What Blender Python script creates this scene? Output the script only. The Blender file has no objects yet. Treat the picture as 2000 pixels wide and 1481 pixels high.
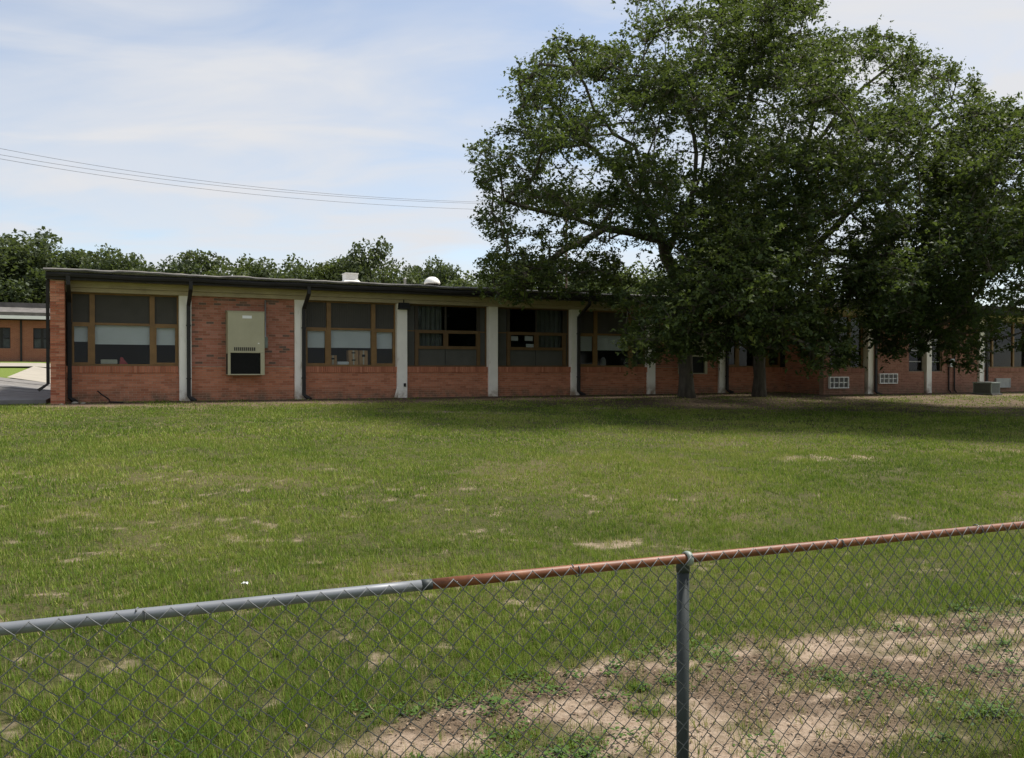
import bpy, math, random
import numpy as np
from mathutils import Vector, Matrix

random.seed(7)
rng = np.random.default_rng(11)
S = bpy.context.scene
COL = S.collection

# ------------------------------------------------------------------ camera
FPX = 1650.0                        # focal length in pixels of a 2000 px wide picture
PITCH = math.atan(17.7 / FPX)
CAM_Z = 1.72
cam = bpy.data.cameras.new('camera')
cam.sensor_width = 36.0
cam.sensor_fit = 'HORIZONTAL'
cam.lens = FPX / 2000.0 * 36.0
cam.clip_start = 0.05
cam.clip_end = 4000
camo = bpy.data.objects.new('camera', cam)
camo.location = (0, 0, CAM_Z)
camo.rotation_euler = (math.pi / 2 - PITCH, 0, 0)
COL.objects.link(camo)
S.camera = camo

# ------------------------------------------------------------------ light
SUN_EL = math.radians(60)
SUN_AZ = math.atan2(0.85, 0.52)     # clockwise from +Y
sun_dir = Vector((math.sin(SUN_AZ) * math.cos(SUN_EL), math.cos(SUN_AZ) * math.cos(SUN_EL), math.sin(SUN_EL)))
sl = bpy.data.lights.new('sun', 'SUN')
sl.energy = 3.15
sl.angle = math.radians(10.0)
sl.color = (1.0, 0.955, 0.88)
slo = bpy.data.objects.new('sun', sl)
slo.rotation_euler = sun_dir.to_track_quat('Z', 'Y').to_euler()
slo.location = (20, 10, 40)
COL.objects.link(slo)

w = bpy.data.worlds.new('World')
S.world = w
w.use_nodes = True
nt = w.node_tree
nt.nodes.clear()
def wn(t, **k):
    n = nt.nodes.new(t)
    for a, b in k.items():
        setattr(n, a, b)
    return n
sky = wn('ShaderNodeTexSky', sky_type='NISHITA')
sky.sun_disc = False
sky.sun_elevation = SUN_EL
sky.sun_rotation = SUN_AZ
sky.altitude = 0
sky.air_density = 1.0
sky.dust_density = 0.4
sky.ozone_density = 1.0
tc = wn('ShaderNodeTexCoord')
sep = wn('ShaderNodeSeparateXYZ')
nt.links.new(tc.outputs['Generated'], sep.inputs[0])
mz = wn('ShaderNodeMath', operation='MAXIMUM'); mz.inputs[1].default_value = 0.0
nt.links.new(sep.outputs[2], mz.inputs[0])
az = wn('ShaderNodeMath', operation='ADD'); az.inputs[1].default_value = 0.14
nt.links.new(mz.outputs[0], az.inputs[0])
cmb = wn('ShaderNodeCombineXYZ')
for i in (0, 1):
    d = wn('ShaderNodeMath', operation='DIVIDE')
    nt.links.new(sep.outputs[i], d.inputs[0]); nt.links.new(az.outputs[0], d.inputs[1])
    nt.links.new(d.outputs[0], cmb.inputs[i])
def cloud(scale, rot, sx, sy, detail, rough, dist, lo, hi, off):
    mp = wn('ShaderNodeMapping'); mp.inputs['Rotation'].default_value = (0, 0, rot)
    mp.inputs['Scale'].default_value = (sx, sy, 1); mp.inputs['Location'].default_value = (off, off * .7, 0)
    nt.links.new(cmb.outputs[0], mp.inputs[0])
    no = wn('ShaderNodeTexNoise'); no.inputs['Scale'].default_value = scale
    no.inputs['Detail'].default_value = detail; no.inputs['Roughness'].default_value = rough
    no.inputs['Distortion'].default_value = dist
    nt.links.new(mp.outputs[0], no.inputs[0])
    mr = wn('ShaderNodeMapRange'); mr.interpolation_type = 'SMOOTHSTEP'
    mr.inputs[1].default_value = lo; mr.inputs[2].default_value = hi
    nt.links.new(no.outputs['Fac'], mr.inputs[0])
    return mr.outputs[0]
c1 = cloud(0.55, 0.5, 1.0, 1.7, 5, .52, .5, .30, .62, 3.1)
c2 = cloud(1.5, -0.25, 1.0, 1.9, 6, .55, .7, .36, .68, 8.3)
mx = wn('ShaderNodeMath', operation='MULTIPLY_ADD'); mx.inputs[1].default_value = 0.34; 
nt.links.new(c2, mx.inputs[0]); 
m1 = wn('ShaderNodeMath', operation='MULTIPLY_ADD'); m1.inputs[1].default_value = 0.64; m1.inputs[2].default_value = 0.10
nt.links.new(c1, m1.inputs[0]); nt.links.new(m1.outputs[0], mx.inputs[2]); mx.use_clamp = True
mix = wn('ShaderNodeMix', data_type='RGBA')
nt.links.new(mx.outputs[0], mix.inputs[0])
hs = wn('ShaderNodeHueSaturation'); hs.inputs['Saturation'].default_value = 0.88; hs.inputs['Value'].default_value = 0.80
nt.links.new(sky.outputs[0], hs.inputs['Color']); nt.links.new(hs.outputs[0], mix.inputs[6])
mix.inputs[7].default_value = (3.75, 3.8, 3.95, 1)
bg = wn('ShaderNodeBackground'); bg.inputs['Strength'].default_value = 0.09
nt.links.new(mix.outputs[2], bg.inputs[0])
wo = wn('ShaderNodeOutputWorld'); nt.links.new(bg.outputs[0], wo.inputs[0])

S.view_settings.view_transform = 'Standard'
S.view_settings.look = 'None'
S.view_settings.exposure = 1.2
S.view_settings.gamma = 1.0
S.view_settings.use_curve_mapping = False
S.cycles.max_bounces = 7
S.cycles.transparent_max_bounces = 12
S.cycles.caustics_reflective = False
S.cycles.caustics_refractive = False

# ------------------------------------------------------------------ frames
ROT = math.radians(25.74)
EX = np.array([math.cos(ROT), math.sin(ROT), 0.0])
EY = np.array([-math.sin(ROT), math.cos(ROT), 0.0])
P0 = np.array([-12.15, 22.6, 0.86])
def W(lx, ly, lz=0.0):
    return P0 + EX * lx + EY * ly + np.array([0, 0, lz])
def to_local(x, y):
    dx, dy = x - P0[0], y - P0[1]
    return dx * EX[0] + dy * EX[1], dx * EY[0] + dy * EY[1]
def at(px, py, D):
    """world point seen at that place of the picture, D metres away"""
    a = (px - 1000) / FPX; b = -(py - 740.5) / FPX
    return np.array([a * D, D * (math.cos(PITCH) + b * math.sin(PITCH)), CAM_Z + D * (b * math.cos(PITCH) - math.sin(PITCH))])

# ------------------------------------------------------------------ noise
def _h(ix, iy, s):
    n = (ix.astype(np.int64) * 374761393 + iy.astype(np.int64) * 668265263 + s * 974711) & 0x7fffffff
    n = ((n ^ (n >> 13)) * 1274126177) & 0x7fffffff
    return ((n ^ (n >> 16)) & 0xffff) / 65535.0
def vnoise(x, y, s=0):
    x = np.asarray(x, float); y = np.asarray(y, float)
    ix = np.floor(x); iy = np.floor(y); fx = x - ix; fy = y - iy
    fx = fx * fx * (3 - 2 * fx); fy = fy * fy * (3 - 2 * fy)
    a = _h(ix, iy, s); b = _h(ix + 1, iy, s); c = _h(ix, iy + 1, s); d = _h(ix + 1, iy + 1, s)
    return (a * (1 - fx) + b * fx) * (1 - fy) + (c * (1 - fx) + d * fx) * fy
def fbm(x, y, s=0, o=4):
    t = 0; a = .5; n = 0
    for i in range(o):
        t = t + a * vnoise(x * 2 ** i, y * 2 ** i, s + i * 17); n += a; a *= .5
    return t / n
def sst(a, b, x):
    t = np.clip((x - a) / (b - a), 0, 1)
    return t * t * (3 - 2 * t)

# ------------------------------------------------------------------ mesh helpers
class MB:
    def __init__(self): self.v = []; self.f = []
    def box(self, x0, x1, y0, y1, z0, z1, skip=''):
        b = len(self.v)
        self.v += [(x0, y0, z0), (x1, y0, z0), (x1, y1, z0), (x0, y1, z0), (x0, y0, z1), (x1, y0, z1), (x1, y1, z1), (x0, y1, z1)]
        F = {'d': (3, 2, 1, 0), 'u': (4, 5, 6, 7), 'f': (0, 1, 5, 4), 'r': (1, 2, 6, 5), 'b': (2, 3, 7, 6), 'l': (3, 0, 4, 7)}
        self.f += [tuple(b + i for i in q) for k, q in F.items() if k not in skip]
        return self
    def quad(self, *p):
        b = len(self.v); self.v += [tuple(q) for q in p]; self.f.append(tuple(range(b, b + len(p)))); return self
    def tube(self, pts, r, n=8, cap=True, rect=None, up=(0, 0, 1)):
        pts = [Vector(p) for p in pts]
        if not hasattr(r, '__len__'): r = [r] * len(pts)
        b0 = len(self.v); u = None
        for i, p in enumerate(pts):
            t = (pts[min(i + 1, len(pts) - 1)] - pts[max(i - 1, 0)]).normalized()
            if u is None:
                u = Vector(up) if abs(t.dot(Vector(up))) < .9 else Vector((1, 0, 0))
            u = (u - t * u.dot(t))
            u = u.normalized() if u.length > 1e-6 else t.orthogonal().normalized()
            v = t.cross(u)
            if rect:
                for sa, sb in ((-1, -1), (1, -1), (1, 1), (-1, 1)):
                    self.v.append(tuple(p + u * sa * rect[0] + v * sb * rect[1]))
            else:
                for k in range(n):
                    a = 2 * math.pi * k / n
                    self.v.append(tuple(p + (u * math.cos(a) + v * math.sin(a)) * r[i]))
        m = 4 if rect else n
        for i in range(len(pts) - 1):
            for k in range(m):
                a = b0 + i * m + k; c = b0 + i * m + (k + 1) % m
                self.f.append((a, c, c + m, a + m))
        if cap:
            self.f.append(tuple(b0 + k for k in range(m))[::-1])
            self.f.append(tuple(b0 + (len(pts) - 1) * m + k for k in range(m)))
        return self
    def lathe(self, prof, n=16, c=(0, 0, 0)):
        b0 = len(self.v)
        for r, z in prof:
            for k in range(n):
                a = 2 * math.pi * k / n
                self.v.append((c[0] + r * math.cos(a), c[1] + r * math.sin(a), c[2] + z))
        for i in range(len(prof) - 1):
            for k in range(n):
                a = b0 + i * n + k; d = b0 + i * n + (k + 1) % n
                self.f.append((a, d, d + n, a + n))
        self.f.append(tuple(b0 + k for k in range(n))[::-1])
        self.f.append(tuple(b0 + (len(prof) - 1) * n + k for k in range(n)))
        return self
    def mesh(self, name, mat, smooth=False):
        me = bpy.data.meshes.new(name); me.from_pydata(self.v, [], self.f); me.update()
        if mat: me.materials.append(mat)
        if smooth:
            me.polygons.foreach_set('use_smooth', [True] * len(me.polygons))
        return me
    def build(self, name, mat, parent=None, smooth=False, bevel=0, loc=None):
        return put(name, self.mesh(name, mat, smooth), parent, bevel, loc)

def put(name, me, parent=None, bevel=0, loc=None):
    o = bpy.data.objects.new(name, me); COL.objects.link(o)
    if parent: o.parent = parent
    if loc is not None: o.location = loc
    if bevel:
        m = o.modifiers.new('b', 'BEVEL'); m.width = bevel; m.segments = 2; m.limit_method = 'ANGLE'
    return o
def empty(name, loc=(0, 0, 0), rz=0.0):
    o = bpy.data.objects.new(name, None); o.empty_display_size = .2
    o.location = tuple(float(c) for c in loc); o.rotation_euler = (0, 0, rz); COL.objects.link(o); return o
def tag(o, label, cat, group=None):
    o['label'] = label; o['category'] = cat
    if group: o['group'] = group
    return o
def kind(o, k): o['kind'] = k; return o
def copy_tree(o, parent=None):
    c = o.copy(); COL.objects.link(c); c.parent = parent
    for ch in list(o.children): copy_tree(ch, c)
    return c
def np_mesh(name, V, F, mat, tint=None, smooth=False):
    """V (n,3), F (m,k) k=3 or 4"""
    me = bpy.data.meshes.new(name)
    k = F.shape[1]
    me.vertices.add(len(V)); me.vertices.foreach_set('co', V.astype(np.float32).ravel())
    me.loops.add(F.size); me.loops.foreach_set('vertex_index', F.astype(np.int32).ravel())
    me.polygons.add(len(F)); me.polygons.foreach_set('loop_start', np.arange(0, F.size, k, dtype=np.int32))
    if smooth: me.polygons.foreach_set('use_smooth', np.ones(len(F), bool))
    me.update(calc_edges=True)
    if tint is not None:
        for nm, arr in tint.items():
            at_ = me.attributes.new(nm, 'FLOAT', 'POINT'); at_.data.foreach_set('value', np.asarray(arr, np.float32))
    me.materials.append(mat)
    return me

# ------------------------------------------------------------------ materials
def mat_new(name):
    m = bpy.data.materials.new(name); m.use_nodes = True
    n = m.node_tree; n.nodes.clear()
    out = n.nodes.new('ShaderNodeOutputMaterial')
    b = n.nodes.new('ShaderNodeBsdfPrincipled')
    n.links.new(b.outputs[0], out.inputs[0])
    return m, n, b, out
def N(n, t, **k):
    x = n.nodes.new(t)
    for a, v in k.items(): setattr(x, a, v)
    return x
def noise(n, scale, detail=4, rough=.55, coord='Object', stretch=None):
    t = N(n, 'ShaderNodeTexCoord'); no = N(n, 'ShaderNodeTexNoise')
    no.inputs['Scale'].default_value = scale; no.inputs['Detail'].default_value = detail; no.inputs['Roughness'].default_value = rough
    if stretch:
        mp = N(n, 'ShaderNodeMapping'); mp.inputs['Scale'].default_value = stretch
        n.links.new(t.outputs[coord], mp.inputs[0]); n.links.new(mp.outputs[0], no.inputs[0])
    else:
        n.links.new(t.outputs[coord], no.inputs[0])
    return no.outputs['Fac']
def ramp(n, fac, stops):
    r = N(n, 'ShaderNodeValToRGB')
    e = r.color_ramp.elements
    while len(e) < len(stops): e.new(.5)
    for i, (p, c) in enumerate(stops):
        e[i].position = p; e[i].color = (*c, 1)
    n.links.new(fac, r.inputs[0]); return r.outputs[0]
def mixc(n, fac, a, b, mode='MIX'):
    m = N(n, 'ShaderNodeMix', data_type='RGBA', blend_type=mode)
    if isinstance(fac, (int, float)): m.inputs[0].default_value = fac
    else: n.links.new(fac, m.inputs[0])
    for i, c in ((6, a), (7, b)):
        if isinstance(c, tuple): m.inputs[i].default_value = (*c, 1)
        else: n.links.new(c, m.inputs[i])
    return m.outputs[2]
def maprange(n, v, a, b, c=0, d=1):
    m = N(n, 'ShaderNodeMapRange'); m.interpolation_type = 'SMOOTHSTEP'
    for i, q in enumerate((a, b, c, d)): m.inputs[i + 1].default_value = q
    n.links.new(v, m.inputs[0]); return m.outputs[0]
def bump(n, b, h, strength, dist):
    k = N(n, 'ShaderNodeBump'); k.inputs['Strength'].default_value = strength; k.inputs['Distance'].default_value = dist
    n.links.new(h, k.inputs['Height']); n.links.new(k.outputs[0], b.inputs['Normal'])
def splash(n, hi, lo):
    """rain splashed soil near the foot of a wall, ragged by noise"""
    t = N(n, 'ShaderNodeTexCoord'); sp = N(n, 'ShaderNodeSeparateXYZ'); n.links.new(t.outputs['Object'], sp.inputs[0])
    a = maprange(n, sp.outputs[2], lo, hi, 1, 0)
    f = noise(n, 3.5, 6, .65); m = N(n, 'ShaderNodeMath', operation='MULTIPLY'); n.links.new(a, m.inputs[0])
    n.links.new(maprange(n, f, .35, .65, .1, .95), m.inputs[1]); return m.outputs[0]
def simple(name, col, rough=.6, var=.25, scale=6, metal=0, spec=.4, dirt=None, bmp=0, stretch=None, foot=None):
    m, n, b, o = mat_new(name)
    f = noise(n, scale, 5, .6, stretch=stretch)
    lo = tuple(c * (1 - var) for c in col); hi = tuple(min(1, c * (1 + var)) for c in col)
    c = ramp(n, f, [(.3, lo), (.7, hi)])
    if dirt:
        f2 = noise(n, dirt[1], 6, .65, stretch=dirt[3] if len(dirt) > 3 else None)
        c = mixc(n, maprange(n, f2, dirt[2], dirt[2] + .22, 0, .8), c, dirt[0])
    if foot: c = mixc(n, splash(n, *foot), c, (.30, .22, .15))
    n.links.new(c, b.inputs['Base Color'])
    b.inputs['Roughness'].default_value = rough; b.inputs['Metallic'].default_value = metal
    b.inputs['Specular IOR Level'].default_value = spec
    if bmp: bump(n, b, f, bmp, .01)
    return m
M = {}
def brick_mat(name, stops, stain=None):
    m, n, b, o = mat_new(name)
    g = N(n, 'ShaderNodeNewGeometry')
    c = ramp(n, g.outputs['Random Per Island'], stops)
    f = noise(n, 45, 4, .6)
    c = mixc(n, maprange(n, f, .35, .75, 0, .3), c, (.40, .20, .11))
    f2 = noise(n, 1.1, 5, .6)
    c = mixc(n, maprange(n, f2, .55, .8, 0, .45), c, stain or (.11, .06, .045))
    c = mixc(n, splash(n, .42, .04), c, (.16, .105, .07))
    n.links.new(c, b.inputs['Base Color'])
    b.inputs['Roughness'].default_value = .85; b.inputs['Specular IOR Level'].default_value = .2
    bump(n, b, f, .25, .004)
    return m
M['brick'] = brick_mat('red_brick', [(0, (.32, .115, .066)), (.25, (.42, .158, .088)), (.6, (.49, .195, .112)), (.8, (.53, .225, .135)), (1, (.36, .13, .076))])
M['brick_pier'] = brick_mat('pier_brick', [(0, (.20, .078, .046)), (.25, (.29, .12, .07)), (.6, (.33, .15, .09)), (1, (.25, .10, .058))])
M['brick_infill'] = brick_mat('infill_brick', [(0, (.13, .085, .066)), (.10, (.13, .10, .085)), (.2, (.32, .122, .080)), (.7, (.43, .175, .122)), (.85, (.47, .22, .165)), (1, (.30, .112, .075))], (.10, .085, .072))
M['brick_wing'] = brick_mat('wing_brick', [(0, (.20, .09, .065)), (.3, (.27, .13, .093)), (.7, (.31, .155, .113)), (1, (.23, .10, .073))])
M['mortar'] = simple('mortar', (.38, .26, .185), .9, .2, 12, spec=.1)
M['white'] = simple('white_paint', (.84, .80, .72), .6, .05, 2.5, dirt=((.45, .38, .28), 2.2, .58, (3, 3, .8)), bmp=.15, foot=(.5, .0))
M['tan'] = simple('tan_beam_paint', (.40, .335, .215), .6, .12, 3, dirt=((.16, .13, .09), 1.3, .55, (.6, 1, 4)))
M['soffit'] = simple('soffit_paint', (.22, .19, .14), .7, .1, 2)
M['fascia'] = simple('dark_fascia', (.018, .016, .015), .8, .3, 3, dirt=((.05, .045, .04), 2, .6))
M['edge'] = simple('roof_edge_metal', (.105, .097, .086), .8, .5, 2.2, dirt=((.05, .045, .04), 3, .5))
M['gravel_roof'] = simple('gravel_roof', (.28, .26, .23), .9, .4, 30)
M['spout'] = simple('dark_downspout', (.022, .020, .019), .75, .3, 5, dirt=((.07, .06, .05), 3, .62))
M['frame'] = simple('bronze_brown_frame', (.20, .112, .038), .55, .18, 4)
M['frame_deep'] = simple('deep_brown_frame', (.125, .072, .028), .6, .15, 4)
M['dark_frame'] = simple('dark_bronze_frame', (.045, .036, .026), .6, .15, 4)
M['panel'] = simple('dark_ribbed_panel', (.062, .057, .048), .7, .12, 2.5)
M['panel_pale'] = simple('grey_panel', (.075, .074, .064), .7, .12, 2.5)
M['blind'] = simple('pale_blind', (.76, .78, .77), .8, .05, 2)
M['curtain_or_sheet'] = simple('grey_green_sheet', (.13, .137, .12), .85, .2, 3)
M['room'] = simple('room_paint', (.10, .097, .088), .8, .1, 1)
M['room_dark'] = simple('unlit_room', (.018, .017, .016), .9, .1, 1)  # near-black tone puts the shade of unlit rooms into the paint
M['ac'] = simple('beige_enamel', (.40, .375, .25), .55, .07, 2, dirt=((.16, .14, .10), 1.8, .66))
M['black'] = simple('black_grille', (.008, .008, .009), .6, .2, 8)
M['galv'] = simple('galvanised', (.42, .43, .44), .4, .15, 8, metal=.6)
M['label_white'] = simple('white_label', (.8, .8, .78), .5, .03, 4)
M['vent'] = simple('white_vent_paint', (.82, .80, .76), .5, .06, 3, dirt=((.45, .30, .18), 3, .68))
M['card'] = simple('cardboard', (.52, .30, .14), .85, .15, 4)
M['red'] = simple('red_plastic', (.45, .05, .05), .5, .1, 4)
M['cream'] = simple('cream_plastic', (.55, .52, .40), .6, .1, 4)
M['paper'] = simple('paper', (.78, .78, .76), .8, .05, 6)
M['louver'] = simple('grey_louver', (.34, .34, .33), .5, .15, 6)
M['cond'] = simple('grey_green_enamel', (.20, .23, .20), .5, .12, 4, dirt=((.12, .10, .07), 3, .6))
M['wood_pole'] = simple('creosote_pole', (.10, .07, .05), .9, .3, 6, stretch=(6, 6, .5))
M['wire'] = simple('grey_cable', (.10, .10, .105), .6, .1, 3)
M['shingle'] = simple('weathered_roof', (.12, .11, .10), .85, .3, 2)
M['asphalt'] = simple('old_asphalt', (.15, .138, .125), .9, .35, 3, dirt=((.05, .048, .045), 1.1, .55), bmp=.3)
M['concrete'] = simple('pale_concrete', (.29, .26, .21), .85, .1, 1.5, dirt=((.21, .18, .145), .7, .6))
M['slab'] = simple('grey_slab', (.17, .16, .15), .9, .2, 3, dirt=((.08, .075, .07), 1.6, .5))
M['bark'] = simple('bark', (.085, .074, .060), .95, .45, 7, spec=.15, bmp=.8, stretch=(1, 1, .25), dirt=((.14, .135, .115), 2, .58))
M['mesh_wire'] = simple('weathered_wire', (.115, .12, .122), .55, .25, 20, metal=.3)
M['post'] = simple('dark_post_paint', (.035, .042, .042), .6, .2, 9, metal=.1, dirt=((.10, .10, .095), 26, .66))
M['rail_grey'] = simple('grey_painted_rail', (.17, .18, .195), .5, .12, 6, metal=.25, dirt=((.10, .10, .11), 9, .6))
def rust():
    m, n, b, o = mat_new('rusty_rail')
    f = noise(n, 9, 7, .65, stretch=(.6, .6, .6)); f2 = noise(n, 55, 5, .7)
    c = ramp(n, f, [(.28, (.07, .026, .012)), (.5, (.155, .052, .020)), (.75, (.235, .092, .038))])
    c = mixc(n, maprange(n, f2, .5, .75, 0, .6), c, (.055, .022, .013))
    n.links.new(c, b.inputs['Base Color']); b.inputs['Roughness'].default_value = .5
    b.inputs['Specular IOR Level'].default_value = .35
    bump(n, b, f2, .35, .002)
    return m
M['rust'] = rust()
def glass():
    m, n, b, o = mat_new('window_glass')
    n.nodes.remove(b)
    t = N(n, 'ShaderNodeBsdfTransparent'); t.inputs[0].default_value = (.82, .84, .84, 1)
    g = N(n, 'ShaderNodeBsdfGlossy'); g.inputs['Roughness'].default_value = .03; g.inputs[0].default_value = (.9, .95, 1, 1)
    fr = N(n, 'ShaderNodeFresnel'); fr.inputs[0].default_value = 1.30
    f = noise(n, .8, 2)
    bp = N(n, 'ShaderNodeBump'); bp.inputs['Strength'].default_value = .05; bp.inputs['Distance'].default_value = .05
    n.links.new(f, bp.inputs['Height']); n.links.new(bp.outputs[0], g.inputs['Normal'])
    ge = N(n, 'ShaderNodeNewGeometry'); mm = N(n, 'ShaderNodeMath', operation='MULTIPLY_ADD'); mm.inputs[1].default_value = -1; mm.inputs[2].default_value = 1
    n.links.new(ge.outputs['Backfacing'], mm.inputs[0])
    m2 = N(n, 'ShaderNodeMath', operation='MULTIPLY'); n.links.new(fr.outputs[0], m2.inputs[0]); n.links.new(mm.outputs[0], m2.inputs[1])
    x = N(n, 'ShaderNodeMixShader'); n.links.new(m2.outputs[0], x.inputs[0]); n.links.new(t.outputs[0], x.inputs[1]); n.links.new(g.outputs[0], x.inputs[2])
    n.links.new(x.outputs[0], o.inputs[0])
    return m
M['glass'] = glass()
def leafy(name, stops, trans=.35, attr='tint', rough=.6, spec=.15, vary=False):
    m, n, b, o = mat_new(name)
    a = N(n, 'ShaderNodeAttribute', attribute_name=attr)
    c = ramp(n, a.outputs['Fac'], stops)
    if vary:
        oi = N(n, 'ShaderNodeObjectInfo'); c = mixc(n, 1.0, c, ramp(n, oi.outputs['Random'], [(0, (.72, .80, .85)), (.4, (1, 1, .95)), (.7, (1.0, .95, 1.0)), (1, (1.0, 1.0, .62))]), 'MULTIPLY')
    n.links.new(c, b.inputs['Base Color']); b.inputs['Roughness'].default_value = rough
    b.inputs['Specular IOR Level'].default_value = spec
    t = N(n, 'ShaderNodeBsdfTranslucent')
    c2 = mixc(n, .5, c, (.22, .30, .04)); n.links.new(c2, t.inputs[0])
    x = N(n, 'ShaderNodeMixShader'); x.inputs[0].default_value = trans
    n.links.new(b.outputs[0], x.inputs[1]); n.links.new(t.outputs[0], x.inputs[2]); n.links.new(x.outputs[0], o.inputs[0])
    return m
M['leaf'] = leafy('oak_leaf', [(0, (.018, .031, .015)), (.45, (.037, .056, .022)), (.8, (.070, .095, .028)), (1, (.15, .175, .045))], .28)
M['leaf_far'] = leafy('far_leaf', [(0, (.038, .054, .030)), (.5, (.066, .086, .042)), (1, (.110, .126, .056))], .22, vary=True)
M['blade'] = leafy('grass_blade', [(0, (.048, .096, .012)), (.3, (.130, .200, .024)), (.55, (.228, .288, .046)), (.8, (.30, .275, .085)), (1, (.40, .33, .19))], .32, rough=.6)
M['weed'] = leafy('weed_leaf', [(0, (.035, .080, .014)), (1, (.085, .15, .024))], .25)

def ground_mat():
    m, n, b, o = mat_new('lawn_ground')
    A = {k: N(n, 'ShaderNodeAttribute', attribute_name=k).outputs['Fac'] for k in ('sand', 'litter', 'dry', 'sward')}
    f1 = noise(n, 2.2, 7, .65); f2 = noise(n, 26, 6, .7); f3 = noise(n, 120, 4, .7)
    turf = ramp(n, f2, [(.28, (.030, .034, .013)), (.46, (.058, .062, .020)), (.62, (.085, .075, .034)), (.8, (.15, .11, .065))])
    turf = mixc(n, A['dry'], turf, (.16, .125, .065))
    turf = mixc(n, A['sward'], turf, ramp(n, f2, [(.3, (.085, .125, .022)), (.7, (.17, .21, .045))]))
    sand = ramp(n, f2, [(.25, (.16, .11, .07)), (.5, (.34, .26, .19)), (.75, (.45, .36, .275))])
    sand = mixc(n, maprange(n, f3, .52, .66, 0, .65), sand, (.17, .115, .075))
    lit = ramp(n, f3, [(.32, (.040, .029, .019)), (.52, (.12, .085, .056)), (.72, (.27, .20, .135))])
    c = mixc(n, A['sand'], turf, sand)
    c = mixc(n, A['litter'], c, lit)
    n.links.new(c, b.inputs['Base Color']); b.inputs['Roughness'].default_value = .95; b.inputs['Specular IOR Level'].default_value = .1
    bump(n, b, f2, .9, .03)
    return m
M['ground'] = ground_mat()

# ================================================================== GROUND
F0 = np.array([-1.394, 2.293]); FD = np.array([.9224, .3863]); FN = np.array([-.3863, .9224])
def gz(x, y):
    lx, ly = to_local(x, y)
    z = .84 * np.clip((ly + 21.5) / 21.0, 0, 1)
    start = 10 * sst(-2.5, -.3, lx)
    z = z + .0345 * np.clip(ly - start, 0, 48)
    z = z + (fbm(x * .35, y * .35, 5, 3) - .5) * .10 * sst(30, 8, y) * sst(-.5, -3, ly)
    return z
def ell(x, y, cx, cy, rx, ry, s=0, rot=0.0):
    c, q = math.cos(rot), math.sin(rot)
    dx, dy = x - cx, y - cy
    d = np.sqrt(((dx * c + dy * q) / rx) ** 2 + ((-dx * q + dy * c) / ry) ** 2)
    d = d + (fbm(x * 1.8, y * 3.2, 31 + s, 4) - .5) * 1.1
    return sst(1.05, .55, d)
TREES_XY = [(6.0, 29.0), (8.8, 30.0), (16.8, 27.0)]
def masks(x, y):
    lx, ly = to_local(x, y)
    a = (x - F0[0]) * FD[0] + (y - F0[1]) * FD[1]
    d = (x - F0[0]) * FN[0] + (y - F0[1]) * FN[1]
    e = (fbm(a * 1.4, d * 1.4, 3, 4) - .5)
    strip = sst(1.76, 1.50, d + e * .6 + .62 * sst(2.3, .6, a)) * sst(.02, .38, d - e * .7 - .12 * sst(3.2, 4.4, a))
    inner = fbm(a * 2.2 + 9, d * 4.4, 41, 4)
    green_in = sst(.56, .66, fbm(a * 2.1 + 3, d * 2.6 + 7, 77, 3))
    sand = strip * (1 - .85 * green_in)
    litter = strip * np.maximum(sst(.45, .60, inner) * .9, .15)
    # worn spots in the lawn
    s2 = ell(x, y, 5.3, 14.2, 1.7, .5, 1) * .9
    s2 = np.maximum(s2, ell(x, y, 9.0, 15.4, 1.2, .35, 8) * .6)
    s2 = np.maximum(s2, ell(x, y, 1.0, 7.9, .55, .2, 3) * .9)
    s2 = np.maximum(s2, ell(x, y, -1.3, 21.6, 2.2, .35, 4, .12) * .75)
    s2 = np.maximum(s2, ell(x, y, 2.8, 23.6, 1.6, .45, 6, .1) * .8)
    s2 = np.maximum(s2, ell(x, y, -4.2, 18.3, .8, .3, 5) * .5)
    fl = fbm(x * 5.0, y * 6.5, 9, 4)
    reg = (.35 + .65 * fbm(x * .5 + 4, y * .5, 19, 3)) * sst(14, 9, y) * (.55 + .45 * sst(1.5, -2, x))
    reg = np.maximum(reg, .95 * ell(x, y, -3.2, 8.2, 2.4, 1.3, 2))
    thin = sst(.79, .90, fl + reg * .20)
    rag = sst(.44, .60, fbm(x * 6, y * 8, 141, 3))
    s2 = s2 * (.12 + .88 * rag)
    sand = np.maximum(sand * (.35 + .65 * sst(.36, .55, fbm(a * 5, d * 7, 151, 3))), np.maximum(s2 * .75, thin * .55))
    # bare earth along the foot of the walls
    wall_y = np.where(lx > 25.6, -1.98, 0.0)
    g = wall_y - ly
    en = (fbm(lx * 1.3, ly * 1.3, 21, 4) - .5) * 1.5
    base = sst(3.0, 1.4, g + en * 1.6) * sst(-.6, .1, lx)
    litter = np.maximum(litter, base * .9)
    sand = np.maximum(sand, base * .8 * sst(.42, .6, fbm(lx * .9, ly * 2, 61, 3)))
    # under the oaks
    sh = 0
    for tx, ty in TREES_XY:
        sh = np.maximum(sh, sst(9.5, 2.5, np.hypot(x - tx, (y - ty) * 1.15)))
    litter = np.maximum(litter, np.clip(sh * (.55 + 1.0 * (fbm(x * .8, y * .8, 51, 4))) - .12, 0, .95))
    dry = ell(x, y, 13.2, 25.6, 3.6, 1.1, 7) * .9
    dry = np.maximum(dry, .3 * sst(.52, .72, fbm(x * .45, y * .45, 15, 4)))
    litter = litter * (1 - .8 * ell(x, y, 13.2, 25.6, 3.6, 1.1, 7))
    return sand, litter, dry
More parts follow.
